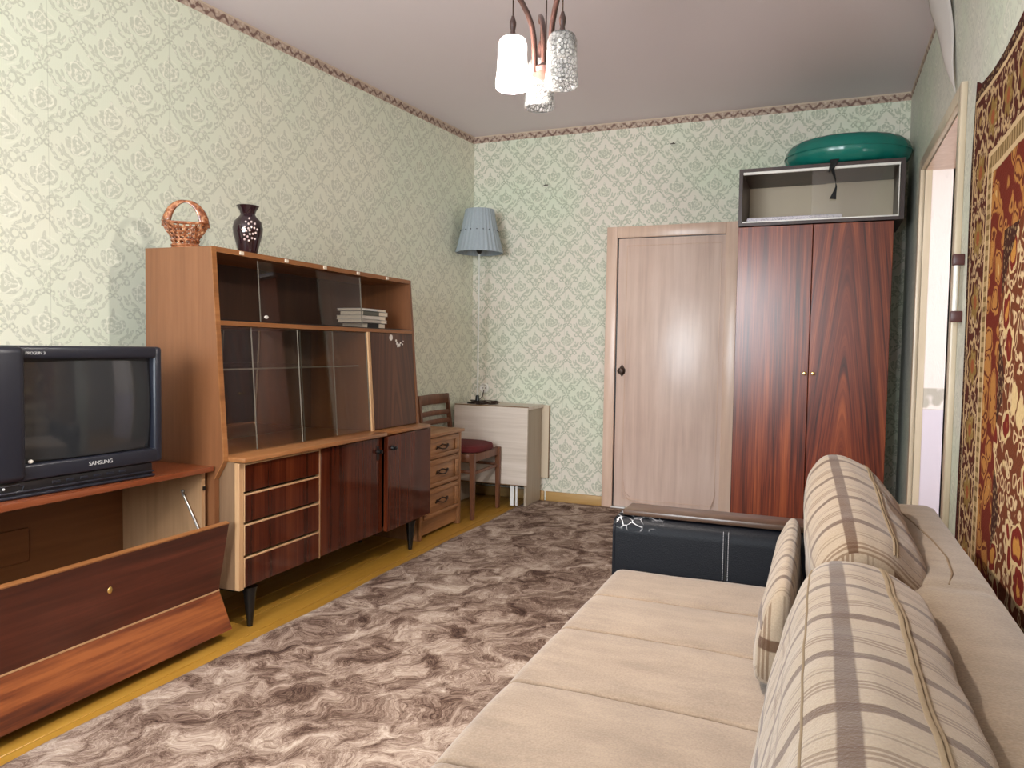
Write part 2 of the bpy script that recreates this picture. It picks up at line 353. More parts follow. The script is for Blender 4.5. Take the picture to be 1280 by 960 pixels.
def carpet():
    m = Mat('red_gold_woven_carpet', .95, .1); X, Y, Z = m.coord()     # world-like metres: left edge y=2.88, top z=1.98
    n0 = m.noise(m.vec(X, Y, Z), 14, 2); n9 = m.noise(m.vec(Z, X, Y), 11, 3)
    Yw = Y+(m.noise(m.vec(X, Y, Z), 12, 2)-.5)*.10; Zw = Z+(n9-.5)*.10
    y = 2.885-Y+(n0-.5)*.008; z = 1.985-Z+(n0-.5)*.008
    d = y.min(z); t = z+(y-z)*y.gt(z)                       # d: distance to the edge, t: run along the border
    t = y.max(z)
    def bnd(a, b): return d.gt(a)*d.lt(b)
    red, drk, gold, cream, beige = srgb(104, 38, 26), srgb(58, 30, 24), srgb(172, 118, 62), srgb(204, 176, 136), srgb(168, 140, 100)
    fz = m.noise(m.vec(X, Y, Z), 170, 2)
    def cells(per, yc, k=1.0):
        tt = (t/per).fract()-.5; return tt, (d-yc)/per
    # outer narrow band, speckled
    sp = m.voro(m.vec(X, Y, Z), 70).step(.45, .25)
    c = m.mix((sp*.7), drk, beige)
    # floral brown band .05-.28
    a, b = cells(.20, .165); r = (a*a+b*b).sqrt(); th = a.atan2(b)
    rose = (r-(.26+(th*6.0).sin()*.05)).step(.03, -.03); ring = (r-.40-(th*8.0).sin()*.04).abs().step(.05, .02)
    leaf = (m.voro(m.vec(X, Yw, Zw), 30, 'F1')-.36).abs().step(.13, .07)*m.voro(m.vec(X, Y, Z), 60, 'F1').step(.75, .45)
    f1 = m.mix((leaf*.8).clamp(), srgb(78, 34, 26), cream); f1 = m.mix(ring, f1, srgb(190, 160, 118)); f1 = m.mix(rose*.75, f1, srgb(150, 122, 66)); f1 = m.mix((r.step(.13, .09)), f1, srgb(150, 84, 50))
    c = m.mix(bnd(.05, .28), c, f1)
    # guard stripes
    rope = ((t*(2*PI/.03)).sin()).gt(0.0)
    g = m.mix(rope, beige, srgb(120, 96, 60)); g = m.mix((d-.27).abs().lt(.008).max((d-.325).abs().lt(.008)), g, cream)
    c = m.mix(bnd(.262, .335), c, g); c = m.mix((d-.055).abs().lt(.007), c, cream)
    # red band with gold scrolls
    a2, b2 = cells(.26, .43); r2 = (a2*a2+b2*b2).sqrt(); th2 = a2.atan2(b2)
    blob = m.voro(m.vec(X, Yw*.9, Zw), 13, 'F1', .75)
    scr = blob.step(.60, .55); scl = (blob-.45).abs().step(.05, .02); core = blob.step(.2, .14)
    f2 = m.mix(scr, red, gold); f2 = m.mix(scl, f2, srgb(96, 42, 26)); f2 = m.mix(core, f2, srgb(196, 160, 104))
    c = m.mix(bnd(.335, .53), c, f2)
    # field
    hw = (((t*(2*PI/.34)).sin())*.05)
    fld = (m.voro(m.vec(X, Yw, Zw), 26, 'F1')-.40).abs(); f3 = m.mix(fld.step(.05, .12), cream, srgb(104, 54, 32))
    bl3 = m.voro(m.vec(X, Yw, Zw), 8.0); f3 = m.mix(bl3.step(.42, .36), f3, srgb(112, 34, 26)); f3 = m.mix(bl3.step(.22, .18), f3, srgb(186, 130, 62)); f3 = m.mix((bl3-.40).abs().step(.05, .03), f3, srgb(206, 178, 130))
    c = m.mix((d+hw).gt(.56), c, f3)
    c = m.mix((fz*.35), c, srgb(60, 34, 24)); c = m.mix((d.lt(.02)), c, srgb(74, 28, 24))
    m.col(c); m.bump(fz, .7, .004); return m.m
MT['carpet'] = carpet()

# ------------------------------------------------------------------ mesh helpers
ORG = Vector((0, 0, 0))
class B:
    """collects shapes given in world metres and links them as one mesh object, local to the current thing"""
    def __init__(s): s.bm = bmesh.new(); s.smooth = False
    def box(s, x0, x1, y0, y1, z0, z1, bev=0, seg=2):
        r = bmesh.ops.create_cube(s.bm, size=1)
        sx, sy, sz = abs(x1-x0), abs(y1-y0), abs(z1-z0)
        for v in r['verts']: v.co = Vector(((x0+x1)/2+v.co.x*sx, (y0+y1)/2+v.co.y*sy, (z0+z1)/2+v.co.z*sz))
        if bev:
            es = list({e for v in r['verts'] for e in v.link_edges})
            bmesh.ops.bevel(s.bm, geom=es, offset=min(bev, sx*.45, sy*.45, sz*.45), segments=seg, affect='EDGES', profile=.5)
            s.smooth = True
        return s
    def prism(s, pts, axis, a, b_, bev=0):
        """polygon extruded along an axis; pts are the two other coordinates in xyz order"""
        def P(p, t):
            return {'x': Vector((t, p[0], p[1])), 'y': Vector((p[0], t, p[1])), 'z': Vector((p[0], p[1], t))}[axis]
        v0 = [s.bm.verts.new(P(p, a)) for p in pts]; v1 = [s.bm.verts.new(P(p, b_)) for p in pts]
        n = len(pts); fs = [s.bm.faces.new(v0[::-1]), s.bm.faces.new(v1)]
        for i in range(n): fs.append(s.bm.faces.new((v0[i], v0[(i+1) % n], v1[(i+1) % n], v1[i])))
        bmesh.ops.recalc_face_normals(s.bm, faces=fs)
        if bev:
            es = list({e for f in fs for e in f.edges}); bmesh.ops.bevel(s.bm, geom=es, offset=bev, segments=2, affect='EDGES'); s.smooth = True
        return s
    def lathe(s, prof, cx, cy, z0=0, n=32, flute=None, closed=False, ax='z'):
        rings = []
        for r, z in prof:
            ring = []
            for i in range(n):
                a = 2*PI*i/n; rr = r*(1+(flute(a, z) if flute else 0))
                p = {'z': Vector((cx+rr*math.cos(a), cy+rr*math.sin(a), z0+z)), 'x': Vector((z0+z, cx+rr*math.cos(a), cy+rr*math.sin(a))), 'y': Vector((cx+rr*math.cos(a), z0+z, cy+rr*math.sin(a)))}[ax]
                ring.append(s.bm.verts.new(p))
            rings.append(ring)
        for a, b_ in zip(rings, rings[1:]):
            for i in range(n): s.bm.faces.new((a[i], a[(i+1) % n], b_[(i+1) % n], b_[i]))
        if closed: s.bm.faces.new(rings[0][::-1]); s.bm.faces.new(rings[-1])
        bmesh.ops.recalc_face_normals(s.bm, faces=s.bm.faces); s.smooth = True; return s
    def tube(s, pts, r, n=10, flat=1, caps=True):
        pts = [Vector(p) for p in pts]; R = r if isinstance(r, (list, tuple)) else [r]*len(pts); rings = []
        prev = None
        for i, p in enumerate(pts):
            t = (pts[min(i+1, len(pts)-1)]-pts[max(i-1, 0)]).normalized()
            if prev is None:
                ref = Vector((0, 0, 1)) if abs(t.z) < .9 else Vector((1, 0, 0)); a = t.cross(ref).normalized()
            else: a = (prev-t*prev.dot(t)).normalized()
            b_ = t.cross(a); prev = a
            rings.append([s.bm.verts.new(p+(a*math.cos(2*PI*k/n)*R[i]+b_*math.sin(2*PI*k/n)*R[i]*flat)) for k in range(n)])
        for a, b_ in zip(rings, rings[1:]):
            for i in range(n): s.bm.faces.new((a[i], a[(i+1) % n], b_[(i+1) % n], b_[i]))
        if caps: s.bm.faces.new(rings[0][::-1]); s.bm.faces.new(rings[-1])
        s.smooth = True; return s
    def grid(s, fn, nu, nv, closed_u=False, uv=None):
        vs = [[s.bm.verts.new(fn(i/nu, j/nv)) for j in range(nv+1)] for i in range(nu if closed_u else nu+1)]
        lay = s.bm.loops.layers.uv.verify() if uv else None
        for i in range(nu):
            for j in range(nv):
                i2 = (i+1) % len(vs)
                f = s.bm.faces.new((vs[i][j], vs[i2][j], vs[i2][j+1], vs[i][j+1]))
                if uv:
                    for l, (a, b_) in zip(f.loops, ((i, j), (i+1, j), (i+1, j+1), (i, j+1))): l[lay].uv = uv(a/nu, b_/nv)
        s.smooth = True; return s
    def sphere(s, c, r, sc=(1, 1, 1), n=12):
        q = bmesh.ops.create_uvsphere(s.bm, u_segments=n, v_segments=max(6, n*2//3), radius=r)
        for v in q['verts']: v.co = Vector((c[0]+v.co.x*sc[0], c[1]+v.co.y*sc[1], c[2]+v.co.z*sc[2]))
        s.smooth = True; return s
    def rot(s, pivot, axis, ang):
        bmesh.ops.rotate(s.bm, cent=Vector(pivot), matrix=Matrix.Rotation(ang, 3, axis), verts=s.bm.verts); return s
    def done(s, name, mat, parent=None, org=None):
        o_ = ORG if org is None else Vector(org)
        for v in s.bm.verts: v.co -= o_
        me = bpy.data.meshes.new(name); s.bm.to_mesh(me); s.bm.free()
        me.materials.append(MT[mat] if isinstance(mat, str) else mat)
        if s.smooth:
            for p in me.polygons: p.use_smooth = True
            me.set_sharp_from_angle(angle=math.radians(38))
        o = bpy.data.objects.new(name, me); C.objects.link(o)
        if parent: o.parent = parent
        else: o.location = o_
        return o
def thing(name, label, cat, loc=(0, 0, 0), group=None):
    global ORG
    ORG = Vector(loc); o = bpy.data.objects.new(name, None); o.empty_display_size = .05; C.objects.link(o); o.location = loc
    o['label'] = label; o['category'] = cat
    if group: o['group'] = group
    return o
def tag(o, label, cat, group=None):
    o['label'] = label; o['category'] = cat
    if group: o['group'] = group
    return o
def struct(o, label=None):
    o['kind'] = 'structure'
    if label: o['label'] = label
    return o

# ------------------------------------------------------------------ room
XR, YB, H, YF = .457, 5.13, 2.704, WIN['y']
XL = lambda y: -2.46-.0985*(5.13-y)
ORG = Vector((0, 0, 0))
struct(B().box(-3.3, 2.4, YF-.2, YB+.2, H, H+.1).done('ceiling', 'ceiling'), 'pinkish white painted ceiling')
fl = struct(B().box(-3.3, 2.4, YF-.2, YB+.2, -.08, -.022).done('floor', 'subfloor'), 'yellow painted board floor')
for i in range(int((2.3+3.25)/.125)):
    x = -3.25+i*.125
    p = B().box(x+.0015, x+.1235, YF, YB+.0, -.022, -.001+random.uniform(-.0007, .0007), .0015, 1).done('plank', 'plank', fl)
def slanted_wall():
    b = B(); y0, y1 = YF-.2, YB+.1
    b.prism([(XL(y0), y0), (XL(y1), y1), (XL(y1)-.12, y1), (XL(y0)-.12, y0)], 'z', 0, H); return b
struct(slanted_wall().done('wall_left', wp_left), 'left wall papered in green-grey damask')
struct(B().box(-3.3, 2.4, YB, YB+.12, 0, H).done('wall_back', wp_back), 'back wall papered in green damask')
DY0, DY1, DZ = 3.17, 4.275, 2.045
wr = B()
for a in ((XR, .58, YF-.1, DY0, 0, H), (XR, .58, DY1, YB, 0, H), (XR, .58, DY0, DY1, DZ, H)): wr.box(*a)
struct(wr.done('wall_right', wp_right), 'right wall papered in faded green paper with a doorway')
# rear wall with the window, behind the camera
wf = B(); X0, X1, Z0, Z1 = WIN['x0'], WIN['x1'], WIN['z0'], WIN['z1']
for a in ((-3.3, X0, YF-.25, YF, 0, H), (X1, .7, YF-.25, YF, 0, H), (X0, X1, YF-.25, YF, 0, Z0), (X0, X1, YF-.25, YF, Z1, H)): wf.box(*a)
struct(wf.done('wall_front', wp_back), 'window wall')
wn = struct(B().box(X0, X0+.06, YF-.2, YF-.13, Z0, Z1).box(X1-.06, X1, YF-.2, YF-.13, Z0, Z1).box(X0, X1, YF-.2, YF-.13, Z0, Z0+.06).box(X0, X1, YF-.2, YF-.13, Z1-.06, Z1).box(-1.1, -1.04, YF-.2, YF-.13, Z0, Z1).done('window_1', 'white_paint'), 'white framed window')
B().box(X0+.05, X1-.05, YF-.17, YF-.164, Z0+.05, Z1-.05).done('pane', 'window_glass', wn)
B().box(X0-.05, X1+.05, YF-.1, YF+.14, Z0-.04, Z0, .006).done('window_sill', 'white_paint', wn)
# passage behind the doorway
PX = 1.15
ps = B(); ps.box(.58, PX, DY1-.004, DY1+.1, 0, DZ+.01); ps.box(XR+.004, .60, DY1-.004, DY1+.02, 0, DZ)
struct(ps.done('wall_passage', 'passage'), 'whitewashed reveal of the doorway, patched above a lilac lower part')
struct(B().box(XR+.002, PX, DY0-.02, DY1+.02, DZ-.005, DZ+.04).done('trim_1', 'casing'), 'pinkish soffit of the doorway')
struct(B().box(.58, .64, DY0-.1, DY0, 0, H).done('wall_reveal', 'white_wall'), 'near side of the doorway')
struct(B().box(2.3, 2.4, YF-.1, YB, 0, H).box(.7, 2.4, YF-.2, YF-.1, 0, H).done('wall_hall', 'white_wall'), 'wall of the adjoining hall')
# paper border, skirting
b = B(); b.prism([(XL(YF)+.0015, YF), (XL(YB-.001)+.0015, YB-.001), (XL(YB-.001)-.002, YB-.001), (XL(YF)-.002, YF)], 'z', 2.648, H-.001)
struct(b.done('trim_2', 'border_y'), 'brown patterned paper border along the top of the left wall')
struct(B().box(XL(YB), XR, YB-.002, YB+.002, 2.652, H-.001).done('trim_3', 'border_x'), 'brown patterned paper border along the top of the back wall')
struct(B().box(XR-.002, XR+.002, DY1-.5, YB, 2.66, H-.001).done('trim_4', 'border_y'), 'faded paper border along the top of the right wall')
sk = B().box(-1.835, -1.41, YB-.018, YB, 0, .07, .004).box(XL(YB), -1.85, YB-.018, YB, 0, .07, .004)
struct(sk.done('baseboard_back', 'skirting'), 'yellow-brown skirting board of the back wall')
b = B(); b.prism([(XL(.0)+.018, .0), (XL(YB-.03)+.018, YB-.03), (XL(YB-.03), YB-.03), (XL(.0), .0)], 'z', 0, .07); struct(b.done('baseboard_left', 'skirting'), 'yellow-brown skirting board of the left wall')
# loose wallpaper over the doorway, peeling from the corner
def flapfn(s_, t):
    T = Vector((.447, 3.33, 2.127)); Rr = Vector((.446, 3.62, 2.70)); L1 = Vector((.405, 3.66, 2.51)); L2 = Vector((.39, 3.80, 2.70))
    R_ = T.lerp(Rr, t)
    Lq = (T*(1-t)**2+2*(1-t)*t*(L1+Vector((0, .03, -.02)))+L2*t*t)
    p = R_.lerp(Lq, s_); p.x -= .02*math.sin(PI*s_)*t+.004*math.sin(9*t); return p
fp = B().grid(flapfn, 8, 16).done('wallpaper_flap', 'flap_paper'); so = fp.modifiers.new('s', 'SOLIDIFY'); so.thickness = .0012
tag(fp, 'loose pale flap of wallpaper peeling from the corner above the passage doorway', 'wallpaper')
struct(fp) if False else None

# casing of the doorway
d2 = B()
d2.box(XR-.022, XR, DY1, DY1+.055, .0, DZ+.055, .004); d2.box(XR-.022, XR, DY0, DY1, DZ, DZ+.055, .004); d2.box(XR-.022, XR, DY0-.055, DY0, 0, DZ+.055, .004)
dd = struct(d2.done('door_2', 'casing_r'), 'beige painted casing of the open passage doorway')
B().box(XR, XR+.07, DY0-.001, DY0+.012, 0, DZ)  .box(XR, XR+.03, DY1-.012, DY1+.0, 0, DZ).done('rebate', 'casing_r', dd)
t = thing('bar_handle', 'white vertical bar with brown end caps beside the doorway, left of the carpet', 'handle', (XR, 3.035, 1.355))
B().tube([(.432, 3.035, 1.245), (.432, 3.035, 1.465)], .008).done('bar', 'white_plastic', t)
for z in (1.255, 1.455): B().box(.420, .457, 3.022, 3.048, z-.02, z+.02, .004).done('end_cap', 'brown_plastic', t)

# pink door in the back wall
y = YB
dj = struct(B().box(-1.41, -1.335, y-.025, y, 0, 1.975, .005).box(-.60, -.50, y-.025, y, 0, 1.975, .005).box(-1.335, -.60, y-.025, y, 1.897, 1.975, .005).done('door_1', 'casing'), 'pinkish beige painted door and casing in the back wall')
B().box(-1.325, -.598, y-.014, y-.002, .012, 1.892, .003).done('door_leaf', 'door', dj)
B().box(-1.335, -1.325, y-.004, y-.001, 0, 1.897).box(-1.335, -.598, y-.004, y-.001, 1.891, 1.897).done('shadow_gap', 'black', dj)
bd = B()
for a in ((-1.268, -1.262, .07, 1.845), (-.632, -.626, .07, 1.845)): bd.box(a[0], a[1], y-.0175, y-.012, a[2], a[3], .002, 1)
for z in (.07, 1.842): bd.box(-1.265, -.629, y-.0175, y-.012, z-.003, z+.003, .002, 1)
bd.done('door_moulding', 'casing', dj)
kb = B(); kb.lathe([(.001, 0), (.024, 0), (.024, -.006), (.012, -.01), (.009, -.03), (.018, -.036), (.023, -.046), (.018, -.056), (.001, -.058)], -1.283, .972, y-.014, 20, ax='y')
kb.prism([(-1.283, .93), (-1.262, .955), (-1.26, .985), (-1.283, 1.018), (-1.306, .985), (-1.304, .955)], 'y', y-.018, y-.012)
kb.done('door_handle', 'bronze', dj)
# torn film at the foot of the door
tf = B()
tf.tube([(-.69, y-.03, .02), (-.655, y-.035, .05), (-.635, y-.04, .11), (-.62, y-.035, .18)], [.003, .005, .005, .002], 6, .4)
tf.tube([(-1.255, y-.02, .12), (-1.22, y-.03, .07), (-1.16, y-.035, .055), (-1.05, y-.03, .05)], [.002, .006, .006, .003], 6, .4)
tf.tube([(-1.255, y-.02, .20), (-1.245, y-.026, .12), (-1.20, y-.03, .085)], [.002, .004, .003], 6, .4)
tf.done('peeling_film', 'casing', dj)
B().box(-1.335, -1.235, y-.05, y-.026, .0, .014, .003).done('door_gap_light', 'white_paint', dj)  # white strip standing in for the light that comes under the door
for (x, z) in ((-1.88, 2.305), (-.97, 2.52)):
    n_ = B().tube([(x, y+.002, z), (x+.004, y-.02, z+.002)], .0035, 6).box(x-.018, x+.016, y-.004, y+.001, z-.003, z+.003).done('wall_nail', 'bronze', org=(x, y, z))
    tag(n_, 'small dark nail in the back wall '+('above the lamp' if x < -1.5 else 'high above the door'), 'nail')
t = thing('power_socket', 'round white power socket on the back wall behind the lamp pole', 'socket', (-2.349, y, .813))
B().lathe([(.001, 0), (.038, 0), (.038, -.012), (.030, -.018), (.026, -.016), (.022, -.008), (.001, -.008)], -2.349, .813, y, 24, ax='y').done('plate', 'white_plastic', t)
B().lathe([(.001, -.0085), (.004, -.0085), (.004, -.0095), (.001, -.0095)], -2.358, .813, y, 8, ax='y').lathe([(.001, -.0085), (.004, -.0085), (.004, -.0095), (.001, -.0095)], -2.340, .813, y, 8, ax='y').done('hole', 'black', t)

# ------------------------------------------------------------------ rug
def rugfn(a, c_):
    x = -1.95+a*(2.36); yy = -.9+c_*(5.96)
    e = min(a, 1-a)*2.36; z = .010 if e > .012 else .001
    x += (.006*math.sin(yy*3.1)+.004*math.sin(yy*7.7))*(1 if a < .5 else 0)
    return Vector((x, yy, z+.0012*mnoise.noise(Vector((x*6, yy*6, 0)))))
rg = B().grid(rugfn, 100, 160).done('area_rug', 'rug', org=(-.8, 2, 0))
tag(rg, 'large brown and beige fur-patterned rug covering the floor', 'rug')

# ------------------------------------------------------------------ wardrobe
t = thing('wardrobe', 'tall two-door wardrobe in glossy red-brown striped veneer in the back right corner', 'wardrobe', (-.06, 4.86, 0))
B().box(-.47, -.45, 4.625, 5.10, .14, 1.855).box(.335, .352, 4.625, 5.10, .14, 1.855).box(-.45, .335, 4.625, 5.10, .14, .16).box(-.45, .335, 4.625, 5.10, 1.835, 1.855).box(-.45, .335, 5.09, 5.10, .16, 1.835).done('body', 'black_side', t)
l = B().box(-.472, -.0625, 4.602, 4.624, .145, 1.852, .002, 1).done('door', 'sapele_left', t)
r = B().box(-.0595, .350, 4.602, 4.624, .145, 1.852, .002, 1).done('door', 'sapele_right', t); r['label'] = 'right door with arched flame grain'
for x, p in ((-.081, l), (-.036, r)): B().lathe([(.001, -.026), (.008, -.025), (.011, -.018), (.008, -.010), (.005, -.006), (.006, 0)], x, 1.0, 4.602, 16, ax='y').done('knob', 'brass', p)
for x in (-.42, -.36, .28): 
    B().box(x-.02, x+.02, 4.64, 4.69, .0125, .14).done('leg', 'black', t)
B().box(-.43, .32, 4.70, 4.72, .0125, .14).done('plinth', 'black', t)
# open top box
t = thing('top_cupboard', 'open dark brown top cupboard with sliding glass standing on the wardrobe', 'cupboard', (-.03, 4.86, 1.858))
z0, z1 = 1.858, 2.19
B().box(-.475, -.455, 4.6, 5.10, z0, z1).box(.375, .397, 4.6, 5.10, z0, z1).box(-.455, .375, 4.6, 5.10, z0, z0+.018).box(-.455, .375, 4.6, 5.10, z1-.02, z1).done('body', 'dark_cabinet', t)
B().box(-.455, -.0, 5.07, 5.08, z0+.018, z1-.02).done('back_panel', 'cream_board', t)
B().box(.0, .375, 5.055, 5.068, z0+.018, z1-.02).done('back_panel', 'cream_board', t)
B().box(-.452, .372, 4.603, 4.618, z1-.034, z1-.02).box(-.452, .372, 4.603, 4.618, z0+.018, z0+.026).done('glass_track', 'white_plastic', t)
B().box(-.075, .372, 4.608, 4.612, z0+.026, z1-.034).done('sliding_glass', 'glass', t)
B().box(.366, .371, 4.604, 4.614, z0+.026, z1-.034).done('edge_strip', 'white_plastic', t)
f = B().box(-.43, .09, 4.63, 4.9, z0+.0185, z0+.053, .01).done('foam_sheet', 'foam', org=(-.17, 4.76, z0+.0185)); tag(f, 'flat folded sheet of speckled white foam inside the top cupboard', 'foam')
# swim ring
RC = Vector((.105, 4.845, 2.272))
t = thing('swim_ring', 'inflated teal swim ring lying on the top cupboard', 'swim ring', (RC.x, RC.y, 2.19))
def ringfn(a, c_):
    A = 2*PI*a; P_ = 2*PI*c_; rr = .079*(1+.018*math.sin(22*A)*max(0, math.cos(P_*1)+.2)); R_ = .262
    zsq = 1.0
    q = Vector(((R_+rr*math.cos(P_))*math.cos(A), (R_+rr*math.cos(P_))*math.sin(A)*.84, rr*math.sin(P_)*zsq))
    return RC+q+Vector((0, 0, .004))
b = B(); n, m2 = 120, 28
vs = [[b.bm.verts.new(ringfn(i/n, j/m2)) for j in range(m2)] for i in range(n)]
for i in range(n):
    for j in range(m2): b.bm.faces.new((vs[i][j], vs[(i+1) % n][j], vs[(i+1) % n][(j+1) % m2], vs[i][(j+1) % m2]))
b.smooth = True; b.done('tube', 'teal', t)
sm = B(); sm.tube([ringfn(i/80, .5*0+.0) if False else RC+Vector((.343*math.cos(2*PI*i/80), .343*.84*math.sin(2*PI*i/80)-.000, .004)) for i in range(81)], .0035, 6); sm.done('welded_seam', 'teal', t)
t = thing('cloth_strap', 'black cloth strap knotted over the front rim of the top cupboard', 'strap', (.035, 4.59, 2.19))
st = B()
def ribbon(pts, wd):
    def fn(a, c_):
        k = a*(len(pts)-1); i = min(int(k), len(pts)-2); p = Vector(pts[i]).lerp(Vector(pts[i+1]), k-i); w_ = wd[i]+(wd[i+1]-wd[i])*(k-i)
        tw = 2.2*a; return p+Vector((math.cos(tw)*w_, -abs(math.sin(tw))*w_*.5, 0))*(c_-.5)*2
    st.grid(fn, 24, 3)
ribbon([(.035, 4.62, 2.204), (.037, 4.594, 2.206), (.037, 4.588, 2.194), (.030, 4.587, 2.15), (.048, 4.587, 2.09), (.052, 4.588, 2.05), (.036, 4.588, 1.985)], [.022, .026, .026, .018, .019, .015, .030])
ribbon([(.037, 4.593, 2.185), (.022, 4.586, 2.16), (.012, 4.584, 2.135), (.004, 4.584, 2.137)], [.018, .014, .012, .006])
o = st.done('webbing', 'webbing', t); so = o.modifiers.new('s', 'SOLIDIFY'); so.thickness = .002; so.offset = 1

# ------------------------------------------------------------------ desk (folding table)
t = thing('folding_table', 'narrow drop-leaf table with both pale laminate leaves hanging down in the corner', 'table', (-2.15, 4.93, 0))
B().box(-2.425, -1.855, 4.785, 5.098, .690, .712, .002, 1).done('tabletop', 'desk', t)
B().box(-2.42, -1.853, 4.765, 4.783, .165, .706, .002, 1).done('leaf', 'desk', t)
B().box(-2.42, -1.815, 5.100, 5.112, .17, .706, .002, 1).done('leaf', 'cream_board', t)
B().box(-1.885, -1.868, 4.80, 5.085, .0125, .69, .001, 1).done('end_panel', 'desk_side', t)
B().box(-2.41, -2.393, 4.80, 5.085, 0, .69, .001, 1).done('end_panel', 'desk_side', t)
for bx_ in ((-2.42, -1.853, 4.762, 4.7648, .160, .166), (-1.815, -1.812, 5.100, 5.112, .17, .706), (-2.425, -1.853, 4.7835, 4.7848, .69, .713)): B().box(*bx_).done('edge_band', 'desk_edge', t)
B().box(-1.985, -1.955, 4.786, 4.802, .0125, .6, .002, 1).done('swing_leg', 'white_paint', t); B().box(-1.945, -1.930, 4.790, 4.802, .0125, .6, .002, 1).done('swing_leg', 'white_paint', t)
B().box(-2.393, -1.885, 4.93, 4.95, .12, .5).done('stretcher_panel', 'black_side', t)

# lamp on the desk
LX, LY = -2.30, 4.90
t = thing('tall_table_lamp', 'tall white-poled lamp with a pleated grey-blue shade standing on the corner table', 'lamp', (LX, LY, .712))
B().lathe([(.001, 0), (.075, 0), (.075, .008), (.030, .014), (.016, .02), (.013, .055), (.008, .06), (.001, .06)], LX, LY, .713, 24).done('base', 'black', t)
B().tube([(LX, LY, .76), (LX, LY, 1.80)], .0065).done('pole', 'pole', t)
B().lathe([(.001, 1.795), (.012, 1.795), (.026, 1.82), (.03, 1.845), (.02, 1.87), (.001, 1.872)], LX, LY, 0, 20).done('lamp_holder', 'black', t)
fl_ = lambda a, z: .020*math.sin(a*30)+.012*math.sin(a*11+z*6)
o = B().lathe([(.168, 1.802), (.170, 1.806), (.160, 1.84), (.135, 1.94), (.131, 1.955), (.129, 1.965), (.116, 2.03), (.103, 2.105), (.100, 2.108)], LX, LY, 0, 150, flute=fl_).done('lamp_shade', 'shade', t)
so = o.modifiers.new('s', 'SOLIDIFY'); so.thickness = .002
B().tube([(LX+.167*math.cos(2*PI*i/40), LY+.167*math.sin(2*PI*i/40), 1.803) for i in range(41)], .003, 6, caps=False).done('wire_rim', 'shade', o)
B().tube([(LX+.101*math.cos(2*PI*i/40), LY+.101*math.sin(2*PI*i/40), 2.107) for i in range(41)], .003, 6, caps=False).done('wire_rim', 'shade', o)
for k in range(10):
    a = -2.6+k*.33; B().sphere((LX+.137*math.cos(a), LY+.137*math.sin(a), 1.955), .0042, n=8).done('button', 'black', o)
b = B(); random.seed(3)
for k in range(5):
    pts = []; 
    for i in range(26):
        a = 2*PI*i/25*1.0; rr = .055+.02*math.sin(3*a+k); pts.append((-2.235+rr*1.6*math.cos(a+k), 4.88+rr*.9*math.sin(a+k)+.01*k-.02, .7165+.004*k+.002*math.sin(5*a)))
    b.tube(pts, .0026, 6)
b.tube([(-2.30, 4.93, .718), (-2.345, 4.96, .716), (-2.36, 5.03, .716), (-2.352, 5.10, .75), (-2.349, 5.118, .80)], .003, 6)
b.done('power_cord', 'bronze', t)

# ------------------------------------------------------------------ chair
t = thing('dining_chair', 'brown wooden chair with a dark red padded seat between chest and table', 'chair', (-2.25, 4.53, 0))
y0, y1 = 4.325, 4.735
for yy in (y0, y1):
    B().prism([(-2.078, .43), (-2.040, .43), (-2.045, 0), (-2.066, 0)], 'y', yy-.016, yy+.016, .003).done('leg', 'chair_wood', t)
    B().prism([(-2.46, 0), (-2.435, 0), (-2.405, .42), (-2.415, .5), (-2.455, .79), (-2.475, .79), (-2.445, .5), (-2.437, .42)], 'y', yy-.014, yy+.014, .003).done('leg', 'chair_wood', t)
    B().box(-2.41, -2.07, yy-.01, yy+.01, .375, .425, .003).done('rail', 'chair_wood', t)
    B().box(-2.42, -2.06, yy-.008, yy+.008, .30, .32, .003).done('stretcher', 'chair_wood', t)
B().box(-2.075, -2.05, y0+.012, y1-.012, .375, .425, .003).done('rail', 'chair_wood', t)
B().box(-2.07, -2.055, y0+.012, y1-.012, .29, .31, .003).done('stretcher', 'chair_wood', t)
B().box(-2.43, -2.41, y0+.012, y1-.012, .375, .425, .003).done('rail', 'chair_wood', t)
for (z, h_) in ((.755, .035), (.66, .018), (.60, .018)):
    xx = -2.425-(z-.5)*.13
    B().grid(lambda a, c_, z=z, h_=h_, xx=xx: Vector((xx-.02*math.sin(PI*a)+.007*math.cos(2*PI*c_), y0+.01+(y1-y0-.02)*a, z+h_*math.sin(2*PI*c_))), 12, 12).done('back_slat', 'chair_wood', t)
def seatfn(a, c_):
    A = 2*PI*a; p = 3.2; cx = math.copysign(abs(math.cos(A))**(2/p), math.cos(A)); sy = math.copysign(abs(math.sin(A))**(2/p), math.sin(A))
    prof = [(0, .427), (.97, .427), (1, .435), (1, .452), (.96, .466), (.8, .476), (.4, .482), (0, .483)]; k = c_*(len(prof)-1); i = min(int(k), len(prof)-2); f_ = k-i
    rr = prof[i][0]+(prof[i+1][0]-prof[i][0])*f_; z = prof[i][1]+(prof[i+1][1]-prof[i][1])*f_
    return Vector((-2.24+.195*rr*cx, (y0+y1)/2+.20*rr*sy, z))
B().grid(seatfn, 48, 21).done('seat', 'red_fabric', t)

